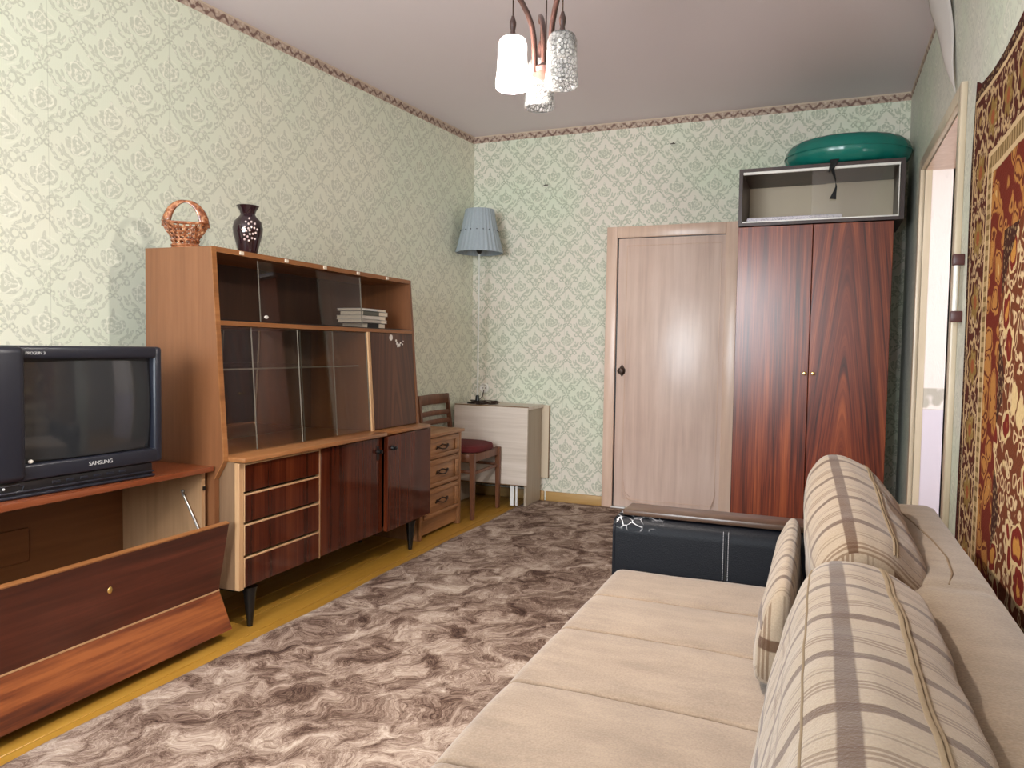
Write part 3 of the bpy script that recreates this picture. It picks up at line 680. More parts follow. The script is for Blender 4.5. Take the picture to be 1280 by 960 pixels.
# ------------------------------------------------------------------ chest of drawers
t = thing('small_chest', 'small oak chest of three carved drawers beyond the sideboard', 'chest', (-2.28, 3.96, 0))
XF = -2.09
B().box(-2.50, XF-.012, 3.70, 3.722, 0, .585).box(-2.50, XF+.004, 4.188, 4.215, 0, .585, .003).box(-2.50, XF-.014, 3.722, 4.188, .10, .575).done('body', 'oak_v', t)
B().box(XF-.02, XF, 3.70, 3.725, 0, .585, .003).done('upright', 'oak_v', t)
B().box(-2.52, XF+.012, 3.69, 4.245, .585, .605, .004).done('top', 'oak', t)
B().box(XF-.03, XF-.015, 3.722, 4.188, .02, .10).done('plinth', 'oak', t)
for (a, c_) in ((.455, .580), (.285, .450), (.108, .280)):
    d = B().box(XF-.014, XF, 3.727, 4.184, a, c_, .003).done('drawer', 'oak', t)
    B().box(XF, XF+.009, 3.735, 4.176, c_-.03, c_-.006, .004).box(XF, XF+.009, 3.735, 4.176, a+.006, a+.03, .004).box(XF, XF+.009, 3.735, 3.78, a+.03, c_-.03, .004).box(XF, XF+.009, 4.131, 4.176, a+.03, c_-.03, .004).done('frame_moulding', 'oak', d)
    zc = (a+c_)/2; pts = [(XF+.008+.012*math.sin(PI*i/10), 3.895+.013*i, zc+.006-.016*math.sin(PI*i/10)) for i in range(11)]
    hb = B().tube(pts, .004, 8); hb.sphere((XF+.006, 3.895, zc+.006), .01, (.5, 1.3, 1)); hb.sphere((XF+.006, 4.025, zc+.006), .01, (.5, 1.3, 1))
    hb.tube([(XF+.004, 3.88, zc-.004), (XF+.006, 3.93, zc+.012), (XF+.006, 3.96, zc+.018), (XF+.006, 3.99, zc+.012), (XF+.004, 4.04, zc-.004)], .005, 8, .6)
    hb.done('handle', 'bronze', d)

# ------------------------------------------------------------------ sideboard with glazed upper part
XS = -2.03; YA, YZ = 2.195, 3.675
t = thing('sideboard', 'tall sideboard with sliding glass display, four drawers and two glossy dark doors', 'sideboard', (-2.28, 2.93, 0))
B().prism([(-2.476, .14), (-2.125, .14), (-2.125, .60), (-2.080, .672), (-2.080, .70), (-2.137, 1.487), (-2.476, 1.49)], 'y', YA-.022, YA).done('side_panel', 'varnish', t)
B().prism([(-2.128, .60), (-2.1245, .60), (-2.0795, .672), (-2.0795, .70), (-2.1365, 1.487), (-2.140, 1.487), (-2.084, .70), (-2.084, .672)], 'y', YA-.0222, YA+.001).done('edge_strip', 'varnish_y', t)
B().prism([(-2.476, .665), (-2.085, .665), (-2.150, 1.490), (-2.476, 1.49)], 'y', YZ-.02, YZ).done('side_panel', 'varnish', t)
B().prism([(-2.476, 1.470), (-2.148, 1.470), (-2.146, 1.490), (-2.476, 1.490)], 'y', YA, YZ-.02).done('top_board', 'varnish_y', t)
B().box(-2.47, -2.128, YA, YZ-.02, 1.190, 1.208).done('shelf', 'varnish_y', t)
B().box(-2.476, -2.47, YA, YZ-.02, 1.2, 1.48).done('back_panel', 'back_brown', t)
mp = B().box(-2.476, -2.470, YA, 3.206, .687, 1.19).done('mirror_back', 'mirror', t); mp['label'] = 'mirrored back of the display compartment'
B().box(-2.476, -2.471, 3.215, YZ-.02, .68, 1.19).done('back_panel', 'back_brown', t)
B().prism([(-2.47, .685), (-2.097, .685), (-2.13, 1.19), (-2.47, 1.19)], 'y', 3.205, 3.222).done('partition', 'inner_brown', t)
B().prism([(-2.099, .685), (-2.089, .685), (-2.122, 1.19), (-2.132, 1.19)], 'y', 3.203, 3.224).done('partition_edge', 'light_edge', t)
cd_ = B().prism([(-2.104, .690), (-2.092, .690), (-2.125, 1.187), (-2.137, 1.187)], 'y', 3.232, YZ-.024).done('door', 'mahogany_door', t)
cd_['label'] = 'narrow dark veneered door of the upper part'
sl = lambda z: -2.083-(z-.685)*.0655
st_ = B(); st_.lathe([(.001, 0), (.016, 0), (.016, .0012), (.001, .0012)], 3.425, 1.165, sl(1.165)-.008, 16, ax='x'); st_.done('sticker', 'white_plastic', cd_)
st_ = B()
for (a, c_, s) in ((3.475, 1.150, .008), (3.485, 1.135, .012), (3.505, 1.125, .012), (3.520, 1.138, .008), (3.49, 1.12, .009), (3.54, 1.13, .006), (3.548, 1.147, .005)): st_.sphere((sl(c_)-.007, a, c_), s, (.12, 1, .8), 8)
st_.done('sticker', 'white_plastic', cd_)
# glass shelf and panes
B().box(-2.46, -2.16, YA+.003, 3.18, 1.015, 1.020).done('glass_shelf', 'glass', t)
B().box(-2.163, -2.159, YA+.003, 3.18, 1.0145, 1.0205).done('shelf_edge', 'glass_edge', t)
def pane(ya, yb, off, z0=.692, z1=1.186):
    g = B().prism([(sl(z0)-.018-off, z0), (sl(z0)-.014-off, z0), (sl(z1)-.014-off, z1), (sl(z1)-.018-off, z1)], 'y', ya, yb).done('sliding_glass', 'glass', t)
    for yy in (ya, yb-.002): B().prism([(sl(z0)-.0185-off, z0), (sl(z0)-.0135-off, z0), (sl(z1)-.0135-off, z1), (sl(z1)-.0185-off, z1)], 'y', yy, yy+.0015).done('glass_edge', 'glass_edge', g)
    return g
pane(YA+.004, 2.70, .014); pane(2.385, 2.93, .007); pane(2.665, 3.198, .0)
g = pane(2.45, 3.19, .012, 1.214, 1.462)
B().sphere((sl(1.23)-.018, 2.475, 1.232), .009, (.3, 1.5, .8), 10).done('clip', 'white_plastic', g)
B().box(sl(1.2)-.05, sl(1.2)-.01, YA, YZ-.02, 1.2085, 1.213).done('glass_track', 'black', t)
for yy in (2.33+.27*k for k in range(5)): B().box(-2.147, -2.1415, yy, yy+.022, 1.473, 1.487, .001, 1).done('paper_tag', 'book_paper', t)
# counter and lower body
B().box(-2.47, -1.998, YA+.001, 3.20, .667, .686, .004).box(-2.47, -2.012, 3.20, YZ, .667, .686, .004).done('countertop', 'varnish_y', t)
B().box(-2.47, -2.05, YA+.003, YA+.022, .17, .667).done('side_panel', 'light_side', t)
B().box(-2.47, -2.05, YZ-.02, YZ, .17, .667).box(-2.47, -2.055, YA+.022, YZ-.02, .17, .188).box(-2.47, -2.462, YA+.022, YZ-.02, .188, .66).done('carcass', 'inner_brown', t)
B().box(-2.052, -2.028, YA+.003, YA+.027, .17, .664, .001, 1).done('edge_post', 'light_edge', t)
B().box(-2.052, -2.029, 2.690, 2.698, .17, .664, .001, 1).done('edge_strip', 'light_edge', t)
zs = [.664, .545, .426, .297, .172]
for k in range(4):
    zt, zb = zs[k]-.004, zs[k+1]+.006
    d = B().box(-2.05, -2.026, YA+.032, 2.684, zb, zt-.006, .001, 1).done('drawer', 'mahogany', t)
    B().box(-2.05, -2.0255, YA+.032, 2.684, zt-.006, zt, .001, 1).box(-2.05, -2.0255, YA+.0285, YA+.032, zb, zt, .0005, 1).done('drawer_edge', 'light_edge', d)
B().box(-2.09, -2.06, YA+.03, 2.685, .19, .66).done('drawer_void', 'black', t)
d = B().box(-2.05, -2.026, 2.702, 3.196, .178, .660, .002, 1).done('door', 'mahogany', t)
B().lathe([(.001, 0), (.014, 0), (.012, .012), (.007, .016), (.010, .026), (.001, .030)], 3.155, .592, -2.026, 16, ax='x').box(-2.0265, -2.023, 3.143, 3.167, .55, .62, .001, 1).done('knob', 'black', d)
b = B().box(-2.038, -2.014, 3.204, YZ+.004, .178, .664, .002, 1).rot((-2.03, YZ, 0), 'Z', .035)
d = b.done('door', 'mahogany', t); d['label'] = 'right door standing slightly ajar'
b = B().lathe([(.001, 0), (.014, 0), (.012, .012), (.007, .016), (.010, .026), (.001, .030)], 3.245, .602, -2.014, 16, ax='x').rot((-2.03, YZ, 0), 'Z', .035); b.done('knob', 'black', d)
B().box(-2.43, -2.10, YA+.05, YZ-.05, .145, .17).done('base_frame', 'black', t)
for (x, yy) in ((-2.075, 2.29), (-2.075, 3.54), (-2.40, 2.29), (-2.40, 3.54)):
    b = B(); b.lathe([(.001, 0), (.011, 0), (.024, .13), (.030, .16), (.001, .16)], x+.015, yy, 0, 14); b.done('leg', 'black', t)

# things on the sideboard
VX, VY = -2.225, 2.465
t = thing('vase', 'dark plum glazed vase with a pinkish flower motif on top of the sideboard', 'vase', (VX, VY, 1.49))
B().lathe([(.001, 0), (.036, 0), (.038, .006), (.046, .04), (.058, .085), (.061, .11), (.055, .137), (.036, .157), (.029, .168), (.033, .182), (.044, .200), (.046, .203), (.041, .202), (.028, .178), (.024, .165), (.03, .15), (.001, .14)], VX, VY, 1.4905, 40).done('body', 'vase', t)
b = B()
for k in range(22):
    a = k*2.4; rr = .0082*math.sqrt(k); dy, dz = rr*math.cos(a)*.85, rr*math.sin(a)*1.35
    ang = -.72+dy/.06; b.sphere((VX+.0605*math.cos(ang), VY+.0605*math.sin(ang), 1.4905+.095+dz), .0052, (.8, .8, .9), 8)
b.done('flower_motif', 'enamel', t)
BX, BY = -2.33, 2.235
t = thing('ceramic_basket', 'copper-brown openwork ceramic basket with a hoop handle on top of the sideboard', 'basket', (BX, BY, 1.49))
cv, sv = math.cos(.72), math.sin(.72)       # wide direction of the basket (across the view)
def bp_(a, r, z, k=.72): 
    u_, v_ = r*math.cos(a), r*math.sin(a)*k
    return Vector((BX+u_*cv-v_*sv, BY+u_*sv+v_*cv, 1.4905+z))
prof = [(.048, 0), (.050, .01), (.046, .03), (.052, .045), (.068, .065), (.080, .085), (.084, .10)]
b = B()
for (r_, z_) in prof[:3]: b.tube([bp_(2*PI*i/36, r_, z_+.003) for i in range(37)], .005, 7, caps=False)
b.lathe([(.001, .001), (.036, .001), (.036, .006), (.001, .006)], BX, BY, 1.4905, 24); b.done('foot', 'glaze', t)
b = B()
for row, (z_, r_) in enumerate(((.022, .047), (.040, .050), (.056, .060), (.070, .070), (.084, .078))):
    nn = 14+row*2
    for i in range(nn):
        a0 = 2*PI*(i+.5*(row % 2))/nn; pts = []
        for k in range(11):
            q = 2*PI*k/10; pts.append(bp_(a0+.17*math.cos(q)*(.05/r_)*1.1, r_+.010*math.sin(q)*.6, z_+.0105*math.sin(q)))
        b.tube(pts, .0026, 5, caps=False)
b.done('openwork', 'glaze', t)
b = B(); b.tube([bp_(2*PI*i/48, .083, .094+.012*abs(math.cos(2*PI*i/48))**3) for i in range(49)], .0055, 8, caps=False); b.done('rim', 'glaze', t)
pts = []; rad = []
for i in range(31):
    a = PI*i/30; pts.append(bp_(0, .070*math.cos(a), .086+.100*math.sin(a))); rad.append(.0075+.017*abs(math.cos(a)))
B().tube(pts, rad, 12, .6).done('handle', 'glaze', t)
bk = [('black paperback at the bottom of the book stack', (22, 22, 24), .030, 3.275, 3.445, -2.17, -2.33, 'book_paper'),
      ('pale grey paperback second from the bottom of the stack', (176, 168, 158), .018, 3.22, 3.455, -2.165, -2.32, 'book_paper'),
      ('patterned whitish paperback in the middle of the stack', (196, 188, 178), .020, 3.225, 3.45, -2.17, -2.33, 'book_paper'),
      ('dark grey-green hardback second from the top of the stack', (84, 84, 76), .024, 3.24, 3.475, -2.172, -2.32, 'book_paper'),
      ('thin white book on top of the stack', (208, 206, 202), .013, 3.23, 3.46, -2.175, -2.33, 'book_paper')]
z = 1.2085
for i, (lb, c_, h_, ya, yb, xa, xb, pg) in enumerate(bk):
    t = thing('book', lb+' on the upper shelf', 'book', ((xa+xb)/2, (ya+yb)/2, z), 'books stacked on the upper shelf')
    mt = plain('cover_%d' % i, srgb(*c_), .55)
    xa, xb = max(xa, xb), min(xa, xb)
    B().box(xb, xa, ya, yb, z, z+.0018).box(xb, xa, ya, yb, z+h_-.0026, z+h_-.0008).box(xa-.002, xa, ya, yb-.06 if i in (1, 2) else ya+(yb-ya)*.62, z, z+h_-.0008, .0006, 1).done('cover', mt, t)
    B().box(xb+.004, xa-.0022, ya+.003, yb-.003, z+.0018, z+h_-.0026).done('pages', 'book_paper', t)
    z += h_

# ------------------------------------------------------------------ tv stand
t = thing('tv_stand', 'low red-brown television cabinet with its front flap hanging open', 'cabinet', (-2.4, 1.3, 0))
YE = 2.155; YN = .45
B().box(-2.74, -2.120, YN, YE+.01, .632, .652, .003).done('top', 'stand_top', t)
b = B().box(-2.57, -2.155, YE-.018, YE, .0, .632).done('side_panel', 'stand_side', t)
B().box(-2.57, -2.155, YN, YN+.018, .0, .632).done('side_panel', 'stand_side', t)
B().box(-2.585, -2.572, YN, YE, .05, .632).done('back_panel', 'stand_in', t)
B().box(-2.57, -2.155, YN+.018, YE-.018, .19, .208).done('floor_board', 'stand_in', t)
B().box(-2.572, -2.565, .9, 1.75, .34, .46, .002, 1).done('patch_board', 'stand_in', t)
B().box(-2.166, -2.150, YE-.012, YE-.001, .56, .575).done('hinge_socket', 'black', t)
f = B().prism([(-2.100, .187), (-2.086, .180), (-2.034, .445), (-2.048, .450)], 'y', YN, YE-.004).done('front_flap', 'flap_shaded', t)
B().prism([(-2.0495, .4475), (-2.0325, .4425), (-2.0315, .447), (-2.0485, .452)], 'y', YN, YE-.004).done('flap_edge', 'varnish_y', f)
kh = B().sphere((-2.056, 1.66, .333), .009, (.6, 1, 1.4), 10); kh.done('keyhole', 'brass', f)
B().prism([(-2.098, .176), (-2.085, .181), (-2.022, .042), (-2.036, .036)], 'y', YN, YE-.002).done('plinth_flap', 'flap_lit', t)
B().prism([(-2.099, .1775), (-2.083, .1795), (-2.083, .1845), (-2.099, .186)], 'y', YN, YE-.002).done('hinge_strip', 'light_edge', t)
B().tube([(-2.245, YE-.026, .55), (-2.15, YE-.03, .40), (-2.085, YE-.04, .34)], .004, 8).sphere((-2.245, YE-.022, .55), .008).done('stay_arm', 'steel', t)

# ------------------------------------------------------------------ television (built facing +x about its own base point, then turned)
TVL = (-2.168, 1.652, .6525)
tv = bpy.data.objects.new('television', None); C.objects.link(tv); tv.location = TVL; tv.rotation_euler = (0, 0, math.radians(-3.5))
tag(tv, 'dark grey-blue tube television standing on the low cabinet', 'television'); ORG = Vector((0, 0, 0))
hw = .29; ht = .452
b = B()
# bezel as a frame: four bars with rounded edges, left column broad and round
b.box(-.10, .03, -hw, -hw+.108, .05, ht, .022, 4); b.box(-.10, .018, hw-.032, hw, .05, ht, .012, 3)
b.box(-.10, .018, -hw+.06, hw-.02, ht-.04, ht, .010, 3); b.box(-.10, .018, -hw+.06, hw-.02, .05, .098, .008, 3)
b.done('bezel', 'tv', tv)
b = B(); 
def shell(a, c_):
    k = c_; x = -.06-.40*k; s = 1-.30*k**1.6; A = 2*PI*a; p = 8
    cy = math.copysign(abs(math.cos(A))**(2/p), math.cos(A)); cz = math.copysign(abs(math.sin(A))**(2/p), math.sin(A))
    if c_ > .999: s *= .97
    return Vector((x, cy*(hw-.006)*s, .245+.0*k+cz*(.200)*(1-.12*k)))
b.grid(shell, 64, 10); 
b.box(-.44, -.40, -.19, .19, .09, .40, .02); b.done('rear_housing', 'tv', tv)
B().box(-.36, .008, -hw+.04, hw-.035, .0, .05, .006).done('base', 'tv_black', tv)
B().box(-.01, .016, -hw+.03, hw-.03, .0015, .010, .003).box(-.01, .012, -hw+.03, hw-.03, .016, .022, .003).done('base_rib', 'tv', tv)
y0, y1, z0, z1 = -hw+.107, hw-.031, .096, ht-.040
B().box(-.07, -.009, y0-.012, y1+.012, z0-.012, z1+.012).done('screen_surround', 'tv_black', tv)
def scr(a, c_):
    u_, v_ = a*2-1, c_*2-1; e = 0.012
    yy = (y0+y1)/2+u_*((y1-y0)/2-.008)*(1-.02*v_*v_); zz = (z0+z1)/2+v_*((z1-z0)/2-.006)*(1-.03*u_*u_)
    return Vector((.012-.013*(u_*u_)-.006*v_*v_, yy, zz))
B().grid(scr, 40, 30).done('screen', 'screen', tv)
b = B()
for k in range(6): b.box(.008, .0115, -.10+k*.045, -.075+k*.045, .030, .038, .001, 1)
b.done('control_button', 'tv', tv)
B().tube([(.010, -.262, .040), (.0105, -.20, .042), (.0105, -.185, .036), (.0105, -.190, .024), (.010, -.21, .020), (.010, -.262, .018)], .0018, 6).done('port_flap', 'tv', tv)
B().sphere((.010, -.242, .034), .004).done('power_light', 'tv_grey', tv)
def text(body, size, loc, parent, mat, ext=.0006, rot=(PI/2, 0, PI/2)):
    cu = bpy.data.curves.new('lettering', 'FONT'); cu.body = body; cu.size = size; cu.extrude = ext; cu.align_x = 'CENTER'; cu.offset = 0
    o = bpy.data.objects.new('lettering_c', cu); C.objects.link(o); dg = bpy.context.evaluated_depsgraph_get()
    me = bpy.data.meshes.new_from_object(o.evaluated_get(dg)); bpy.data.objects.remove(o); me.materials.clear(); me.materials.append(MT[mat])
    q = bpy.data.objects.new('lettering', me); C.objects.link(q); q.parent = parent; q.location = loc; q.rotation_euler = rot; return q
text('SAMSUNG', .018, (.0185, .055, .070), tv, 'tv_grey')
text('PROGUN 3', .012, (.0185, -.150, ht-.026), tv, 'tv_grey')
B().sphere((.012, -hw+.125, .106), .006, (.6, 1.3, 1)).done('sticker', 'white_plastic', tv)

# ------------------------------------------------------------------ sofa
t = thing('sofa', 'beige chenille sofa with a black leather and wood armrest along the right wall', 'sofa', (-.15, 1.2, 0))
SY0, SY1 = -.75, 2.315
seams = [2.03, 1.745, 1.41, 1.085, .76, .43, .1, -.23, -.56]
def seat(a, c_):
    xx = -.592+a*(.80); yy = SY0+c_*(SY1-SY0)
    z = .425
    g = 0
    for s_ in seams:
        d_ = (yy-s_-.018*math.sin((xx+.6)*5)); g = max(g, math.exp(-(d_/.0042)**2)+.22*math.exp(-(d_/.04)**2))
    z -= .011*g; z += .004*math.sin(xx*4+yy*3)+.004*mnoise.noise(Vector((xx*5, yy*5, 0)))
    e = xx+.592
    if e < .035: z -= .035-math.sqrt(max(0, .035**2-(.035-e)**2))
    ey = SY1-yy
    if ey < .03: z -= .5*(.03-math.sqrt(max(0, .03**2-(.03-ey)**2)))
    return Vector((xx, yy, z))
b = B(); 
def gridnu(fn, us, vs_):
    V = [[b.bm.verts.new(fn(u_, v_)) for v_ in vs_] for u_ in us]
    for i in range(len(us)-1):
        for j in range(len(vs_)-1): b.bm.faces.new((V[i][j], V[i+1][j], V[i+1][j+1], V[i][j+1]))
us = [0, .001, .004, .01, .018, .03, .044]+[.044+.956*i/30 for i in range(1, 31)]
vs_ = sorted({round((SY0+(SY1-SY0)*j/150-SY0)/(SY1-SY0), 5) for j in range(151)} | {round((s_+k*.0025-SY0)/(SY1-SY0), 5) for s_ in seams for k in range(-9, 10)})
vs_ = [v for i, v in enumerate(vs_) if i == 0 or v-vs_[i-1] > .0003]
gridnu(seat, us, vs_); b.smooth = True
b.box(-.592, .2, SY0, SY1, .25, .392); st0 = b.done('seat', 'seat', t)
for s_ in seams[:7]:
    pts = []
    for k in range(60):
        xx = -.575+k*.012; q = seat((xx+.592)/.80, (s_+.018*math.sin((xx+.6)*5)-SY0)/(SY1-SY0)); pts.append(q+Vector((0, 0, .0012)))
    B().tube(pts, .0019, 5).done('seam_thread', 'seam', st0)
B().box(-.57, .30, SY0+.02, SY1-.02, .04, .25, .01).done('base', 'back', t)
for (x, yy) in ((-.53, -.65), (-.53, 2.2), (.25, -.65), (.25, 2.2)): B().box(x-.03, x+.03, yy-.03, yy+.03, .011, .045).done('leg', 'black', t)
# backrest: slanted front, rounded broad top
def backsec():
    P_ = [(.03, .40), (.065, .48), (.105, .56), (.145, .63), (.175, .663), (.21, .676), (.30, .676), (.322, .668), (.332, .645), (.335, .55), (.335, .25), (.20, .25), (.02, .25)]
    return P_
b = B(); sec = backsec(); ys = [-.75+i*(2.49+.75)/162 for i in range(163)]
rings = []
for yy in ys:
    g = max(math.exp(-((yy-s_)/.009)**2) for s_ in (1.62, .55, -.3)); e = min(yy+.75, 2.49-yy); s_e = 1 if e > .03 else .955+.045*math.sqrt(max(0, 1-((.03-e)/.03)**2))
    rings.append([b.bm.verts.new(Vector((.2+(x-.2)*s_e, yy, .45+(z-.45)*s_e-(.010*g if z > .6 else 0)+(.003*mnoise.noise(Vector((x*8, yy*6, 1))) if z > .6 else 0)))) for x, z in sec])
for a, c_ in zip(rings, rings[1:]):
    for i in range(len(sec)): b.bm.faces.new((a[i], a[(i+1) % len(sec)], c_[(i+1) % len(sec)], c_[i]))
b.bm.faces.new(rings[0]); b.bm.faces.new(rings[-1][::-1]); bmesh.ops.recalc_face_normals(b.bm, faces=b.bm.faces)
b.smooth = True; b.done('backrest', 'back', t)
B().tube([(.215, 2.40, .675), (.24, 2.2, .677), (.262, 2.0, .677), (.27, 1.85, .677), (.262, 1.72, .676), (.245, 1.64, .674)], .0022, 6).done('seam_thread', 'seam', t)
# armrest
ar = B().prism([(2.325, .02), (2.325, .53), (2.33, .558), (2.345, .576), (2.37, .584), (2.46, .584), (2.46, .02)], 'x', -.605, .04)
bmesh.ops.bevel(ar.bm, geom=[e for e in ar.bm.edges if all(v.co.x < -.6 for v in e.verts)], offset=.012, segments=3, affect='EDGES'); ar.smooth = True
ar = ar.done('armrest', 'leather', t); ar['label'] = 'black leather armrest with a scuffed corner'
B().box(-.575, .06, 2.348, 2.468, .5845, .602, .004).done('armrest_top', 'dark_cabinet' if False else wood('armrest_brown_wood', srgb(48, 34, 26), srgb(68, 50, 40), srgb(88, 68, 55), 'x', 50, .05, .3), ar)
sb = B()
for xx in (-.255, -.240):
    for k in range(26): sb.box(xx-.0009, xx+.0009, 2.3228, 2.3255, .42+k*.0058, .4235+k*.0058)
sb.done('stitching', 'thread', ar)
B().box(-.2485, -.2465, 2.3235, 2.3255, .30, .555).done('seam_groove', 'black', ar)

# ------------------------------------------------------------------ cushions: section drawn in XZ, swept along Y
def cushion(label, name, sec, ylo, yhi, turn=0, pivot=None, zipv=None, bulge=.0, sag=0, edge=.10, lean=None, v0=0, seed=0, tilt=0):
    """sec: closed list of (x,z) corner points; smoothed; v runs along the section in metres"""
    n = len(sec); P_ = []
    for i in range(n):                                            # Catmull-Rom closed
        p0, p1, p2, p3 = (Vector(sec[(i+k-1) % n]) for k in range(4))
        for k in range(10):
            s_ = k/10; P_.append(.5*((2*p1)+(-p0+p2)*s_+(2*p0-5*p1+4*p2-p3)*s_*s_+(-p0+3*p1-3*p2+p3)*s_**3))
    cen = sum(P_, Vector((0, 0)))/len(P_); L = [0]
    for i in range(len(P_)): L.append(L[-1]+(P_[(i+1) % len(P_)]-P_[i]).length)
    N = len(P_); ny = 90
    def pt(i, j, infl=0):
        q = P_[i % N]; tt = j/ny; yy = ylo+(yhi-ylo)*tt
        e = min(tt, 1-tt)*(yhi-ylo)
        k = 1 if e > edge else (.80+.20*math.sqrt(max(0, 1-((edge-e)/edge)**2)))
        d = (q-cen)*k
        wr_ = .006*mnoise.noise(Vector((q.x*9, yy*5, q.y*9+seed)))+.0035*mnoise.noise(Vector((q.x*22, yy*14, q.y*22+seed)))
        d = d*(1+bulge*math.sin(PI*tt))+d.normalized()*(wr_+infl)
        z = cen.y+d.y-sag*(1-(2*tt-1)**2)+tilt*(tt-.5); x = cen.x+d.x
        if lean: x += lean*(tt-.5)
        ys_ = yy if 0 < e else yy
        v = Vector((x, ys_, z))
        if turn: v = Matrix.Rotation(turn, 3, 'Z') @ (v-Vector(pivot))+Vector(pivot)
        return v
    t = thing(name, label, 'cushion', (cen.x, (ylo+yhi)/2, min(p.y for p in P_)), 'striped back cushions on the sofa')
    b = B(); lay = b.bm.loops.layers.uv.verify()
    V = [[b.bm.verts.new(pt(i, j)) for i in range(N)] for j in range(ny+1)]
    for j in range(ny):
        for i in range(N):
            f = b.bm.faces.new((V[j][i], V[j][(i+1) % N], V[j+1][(i+1) % N], V[j+1][i]))
            for l, (a, c_) in zip(f.loops, ((j, i), (j, i+1), (j+1, i+1), (j+1, i))): l[lay].uv = ((yhi-ylo)*a/ny+seed*.037, L[c_]+v0)
    for jj, rev in ((0, True), (ny, False)):
        y_in = .012*(1 if jj == 0 else -1)
        base = V[jj]; cc = sum((v.co for v in base), Vector())/N; prev = base; 
        for k_ in (.85, .6, .3):
            ring = []
            for v in base:
                p = cc+(v.co-cc)*k_; p.y += (-1 if jj == 0 else 1)*.022*(1-k_**2); ring.append(b.bm.verts.new(p))
            for i in range(N):
                vv = (prev[i], ring[i], ring[(i+1) % N], prev[(i+1) % N]); f = b.bm.faces.new(vv if not rev else vv)
                for l in f.loops: l[lay].uv = ((l.vert.co.x)*1.0+.02, l.vert.co.z*1.0-.2)
            prev = ring
        f = b.bm.faces.new(prev)
        for l in f.loops: l[lay].uv = (l.vert.co.x+.02, l.vert.co.z-.2)
    bmesh.ops.recalc_face_normals(b.bm, faces=b.bm.faces)
    b.smooth = True; b.done('cover', 'stripes', t)
    for zi, zr in (zipv or []):
        ii = int(N*zi); pts = [pt(ii, j, .001) for j in range(4, ny-3)]; B().tube(pts, zr, 8, .5).done('zipper' if zr > .002 else 'piping', 'zipper', t)
    return t
# section corners, clockwise from the bottom front
secC = [(-.075, .437), (-.066, .52), (-.035, .66), (.0, .735), (.055, .755), (.12, .742), (.175, .705), (.16, .66), (.11, .60), (.06, .52), (.0, .437)]
cushion('near striped cushion with a zip along its top, closest on the sofa', 'back_cushion', secC, .38, 1.50, zipv=[(.452, .0034), (.463, .0026), (.27, .0016)], bulge=.03, edge=.16, v0=-.02, seed=1)
secA = [(.0, .50), (-.01, .60), (-.015, .72), (.028, .79), (.082, .80), (.145, .77), (.195, .72), (.20, .69), (.10, .69), (.06, .60), (.02, .52)]
cushion('far striped cushion perched highest behind the near one, by the armrest', 'back_cushion', secA, 1.60, 2.27, zipv=[(.45, .0024), (.46, .0024)], bulge=.02, edge=.14, v0=.0, seed=2, turn=.05, pivot=(.06, 1.9, .6), tilt=.10)
secB = [(-.102, .437), (-.106, .52), (-.092, .60), (-.068, .65), (-.046, .655), (-.032, .62), (-.028, .52), (-.026, .437)]
cushion('low striped cushion pressed against the seat in front of the far cushion', 'back_cushion', secB, 1.56, 2.26, bulge=.03, edge=.12, v0=.2, seed=3)

# ------------------------------------------------------------------ carpet on the right wall
top = [(2.83, 2.002), (2.76, 1.972), (2.62, 1.965), (2.45, 1.968), (2.30, 1.975), (2.1, 1.985), (1.7, 1.97), (1.2, 1.985), (.7, 1.97)]
def carp(a, c_):
    yy = 2.83+(.7-2.83)*a; 
    for (ya, za), (yb, zb) in zip(top, top[1:]):
        if yb <= yy <= ya: zt = za+(zb-za)*(ya-yy)/(ya-yb)
    z = zt+(.25-zt)*c_
    edge = .06*(1-math.exp(-c_*4))+.015*math.sin(c_*9)         # left edge runs outward lower down
    yy += edge*(1-a)
    x = XR-.006-.006*(1+math.sin(yy*9+1))*(1-c_)*.6-.004*math.sin(z*7)*0
    return Vector((x, yy, z))
o = B().grid(carp, 90, 60).done('wall_carpet', 'carpet', org=(0, 0, 0)); so = o.modifiers.new('s', 'SOLIDIFY'); so.thickness = .005; so.offset = -1
tag(o, 'red, gold and cream patterned woven carpet hanging on the right wall', 'carpet')

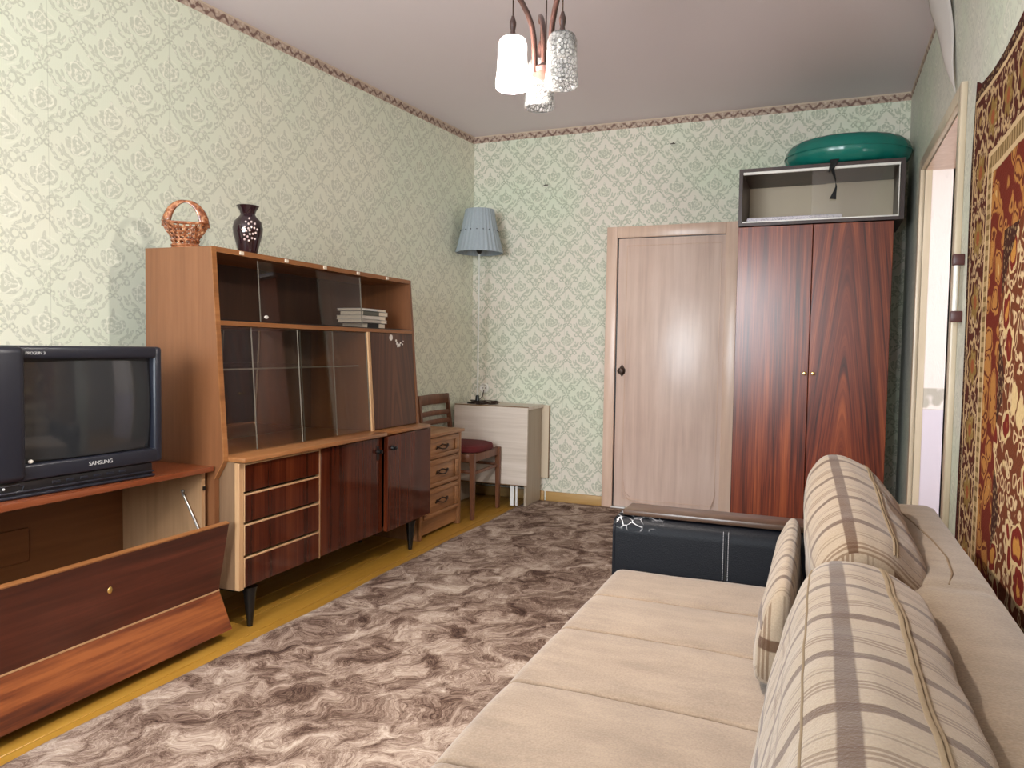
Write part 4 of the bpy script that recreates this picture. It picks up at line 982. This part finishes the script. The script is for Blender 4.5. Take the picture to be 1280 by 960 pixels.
# ------------------------------------------------------------------ chandelier
CX, CY = -.708, 1.910
t = thing('chandelier', 'three-arm brown wooden chandelier with pressed glass shades, left bulb lit', 'chandelier', (CX, CY, H))
B().lathe([(.001, 0), (.055, 0), (.05, -.03), (.02, -.06), (.008, -.07), (.001, -.07)], CX, CY, H-.001, 24).done('ceiling_cup', 'arm_wood', t)
B().tube([(CX, CY, H-.06), (CX, CY, 1.88)], .002, 8).done('centre_rod', 'bronze', t)
B().lathe([(.001, 0), (.014, .004), (.036, .015), (.036, .028), (.012, .045), (.001, .045)], CX, CY, 1.84, 16).done('hub', 'arm_wood', t)
shp = [(-.771, 1.83, 1.799), (-.634, 1.83, 1.789), (-.757, 2.00, 1.798)]
for i, (x, yy, zb) in enumerate(shp):
    d = Vector((x-CX, yy-CY, 0)); d.normalize() if True else None
    R_ = (Vector((x, yy, 0))-Vector((CX, CY, 0))).length
    if i == 2: d = Vector((x-CX, yy-CY, 0)).normalized()
    prof = [(.033, 1.853), (.034, 1.90), (.037, 1.94), (.044, 1.975), (.058, 2.003), (.076, 2.028), (.094, 2.045), (R_+.003, 2.052), (R_+.016, 2.048), (R_+.020, 2.040)]
    pts = [(CX+d.x*a, CY+d.y*a, z) for a, z in prof]
    arm = B().tube(pts, [.0095]*8+[.007, .004], 12, .75).done('arm', 'arm_wood', t)
    ztop = prof[-1][1]; zt = zb+.129
    cap = B().lathe([(.001, .058), (.004, .056), (.006, .048), (.009, .04), (.0085, .03), (.006, .018), (.009, .004), (.011, 0), (.001, 0)], x, yy, zt+.002, 16).done('socket_cover', 'arm_wood', t)
    B().tube([(x, yy, zt+.055), (x, yy, 2.047)], .0018, 6).done('cord', 'bronze', t)
    sh = B().lathe([(r_, z_*.89) for r_, z_ in [(.010, .145), (.014, .150), (.022, .148), (.034, .140), (.038, .128), (.0385, .09), (.040, .05), (.043, .02), (.043, .004), (.041, 0), (.038, .003), (.037, .05), (.035, .09), (.034, .125), (.024, .138)]], x, yy, zb, 36).done('glass_shade', 'crystal', t)
    B().lathe([(.001, -.004), (.030, -.004), (.030, .001), (.012, .004), (.001, .004)], x, yy, zt, 24).done('shade_cap', 'crystal', sh)
    B().lathe([(.001, 0), (.013, 0), (.014, .03), (.012, .045), (.001, .045)], x, yy, zt-.055, 14).done('bulb_socket', 'amber' if i == 2 else 'white_plastic', sh)
    if i == 0:
        B().sphere((x, yy, BULB.z), .019, (1, 1, 1.15), 16).done('bulb', 'bulb', sh)
l = bpy.data.lights.new('bulb_light', 'POINT'); l.energy = BULB_W; l.color = BULB_COL; l.shadow_soft_size = .024
lo = bpy.data.objects.new('bulb_light', l); C.objects.link(lo); lo.location = BULB
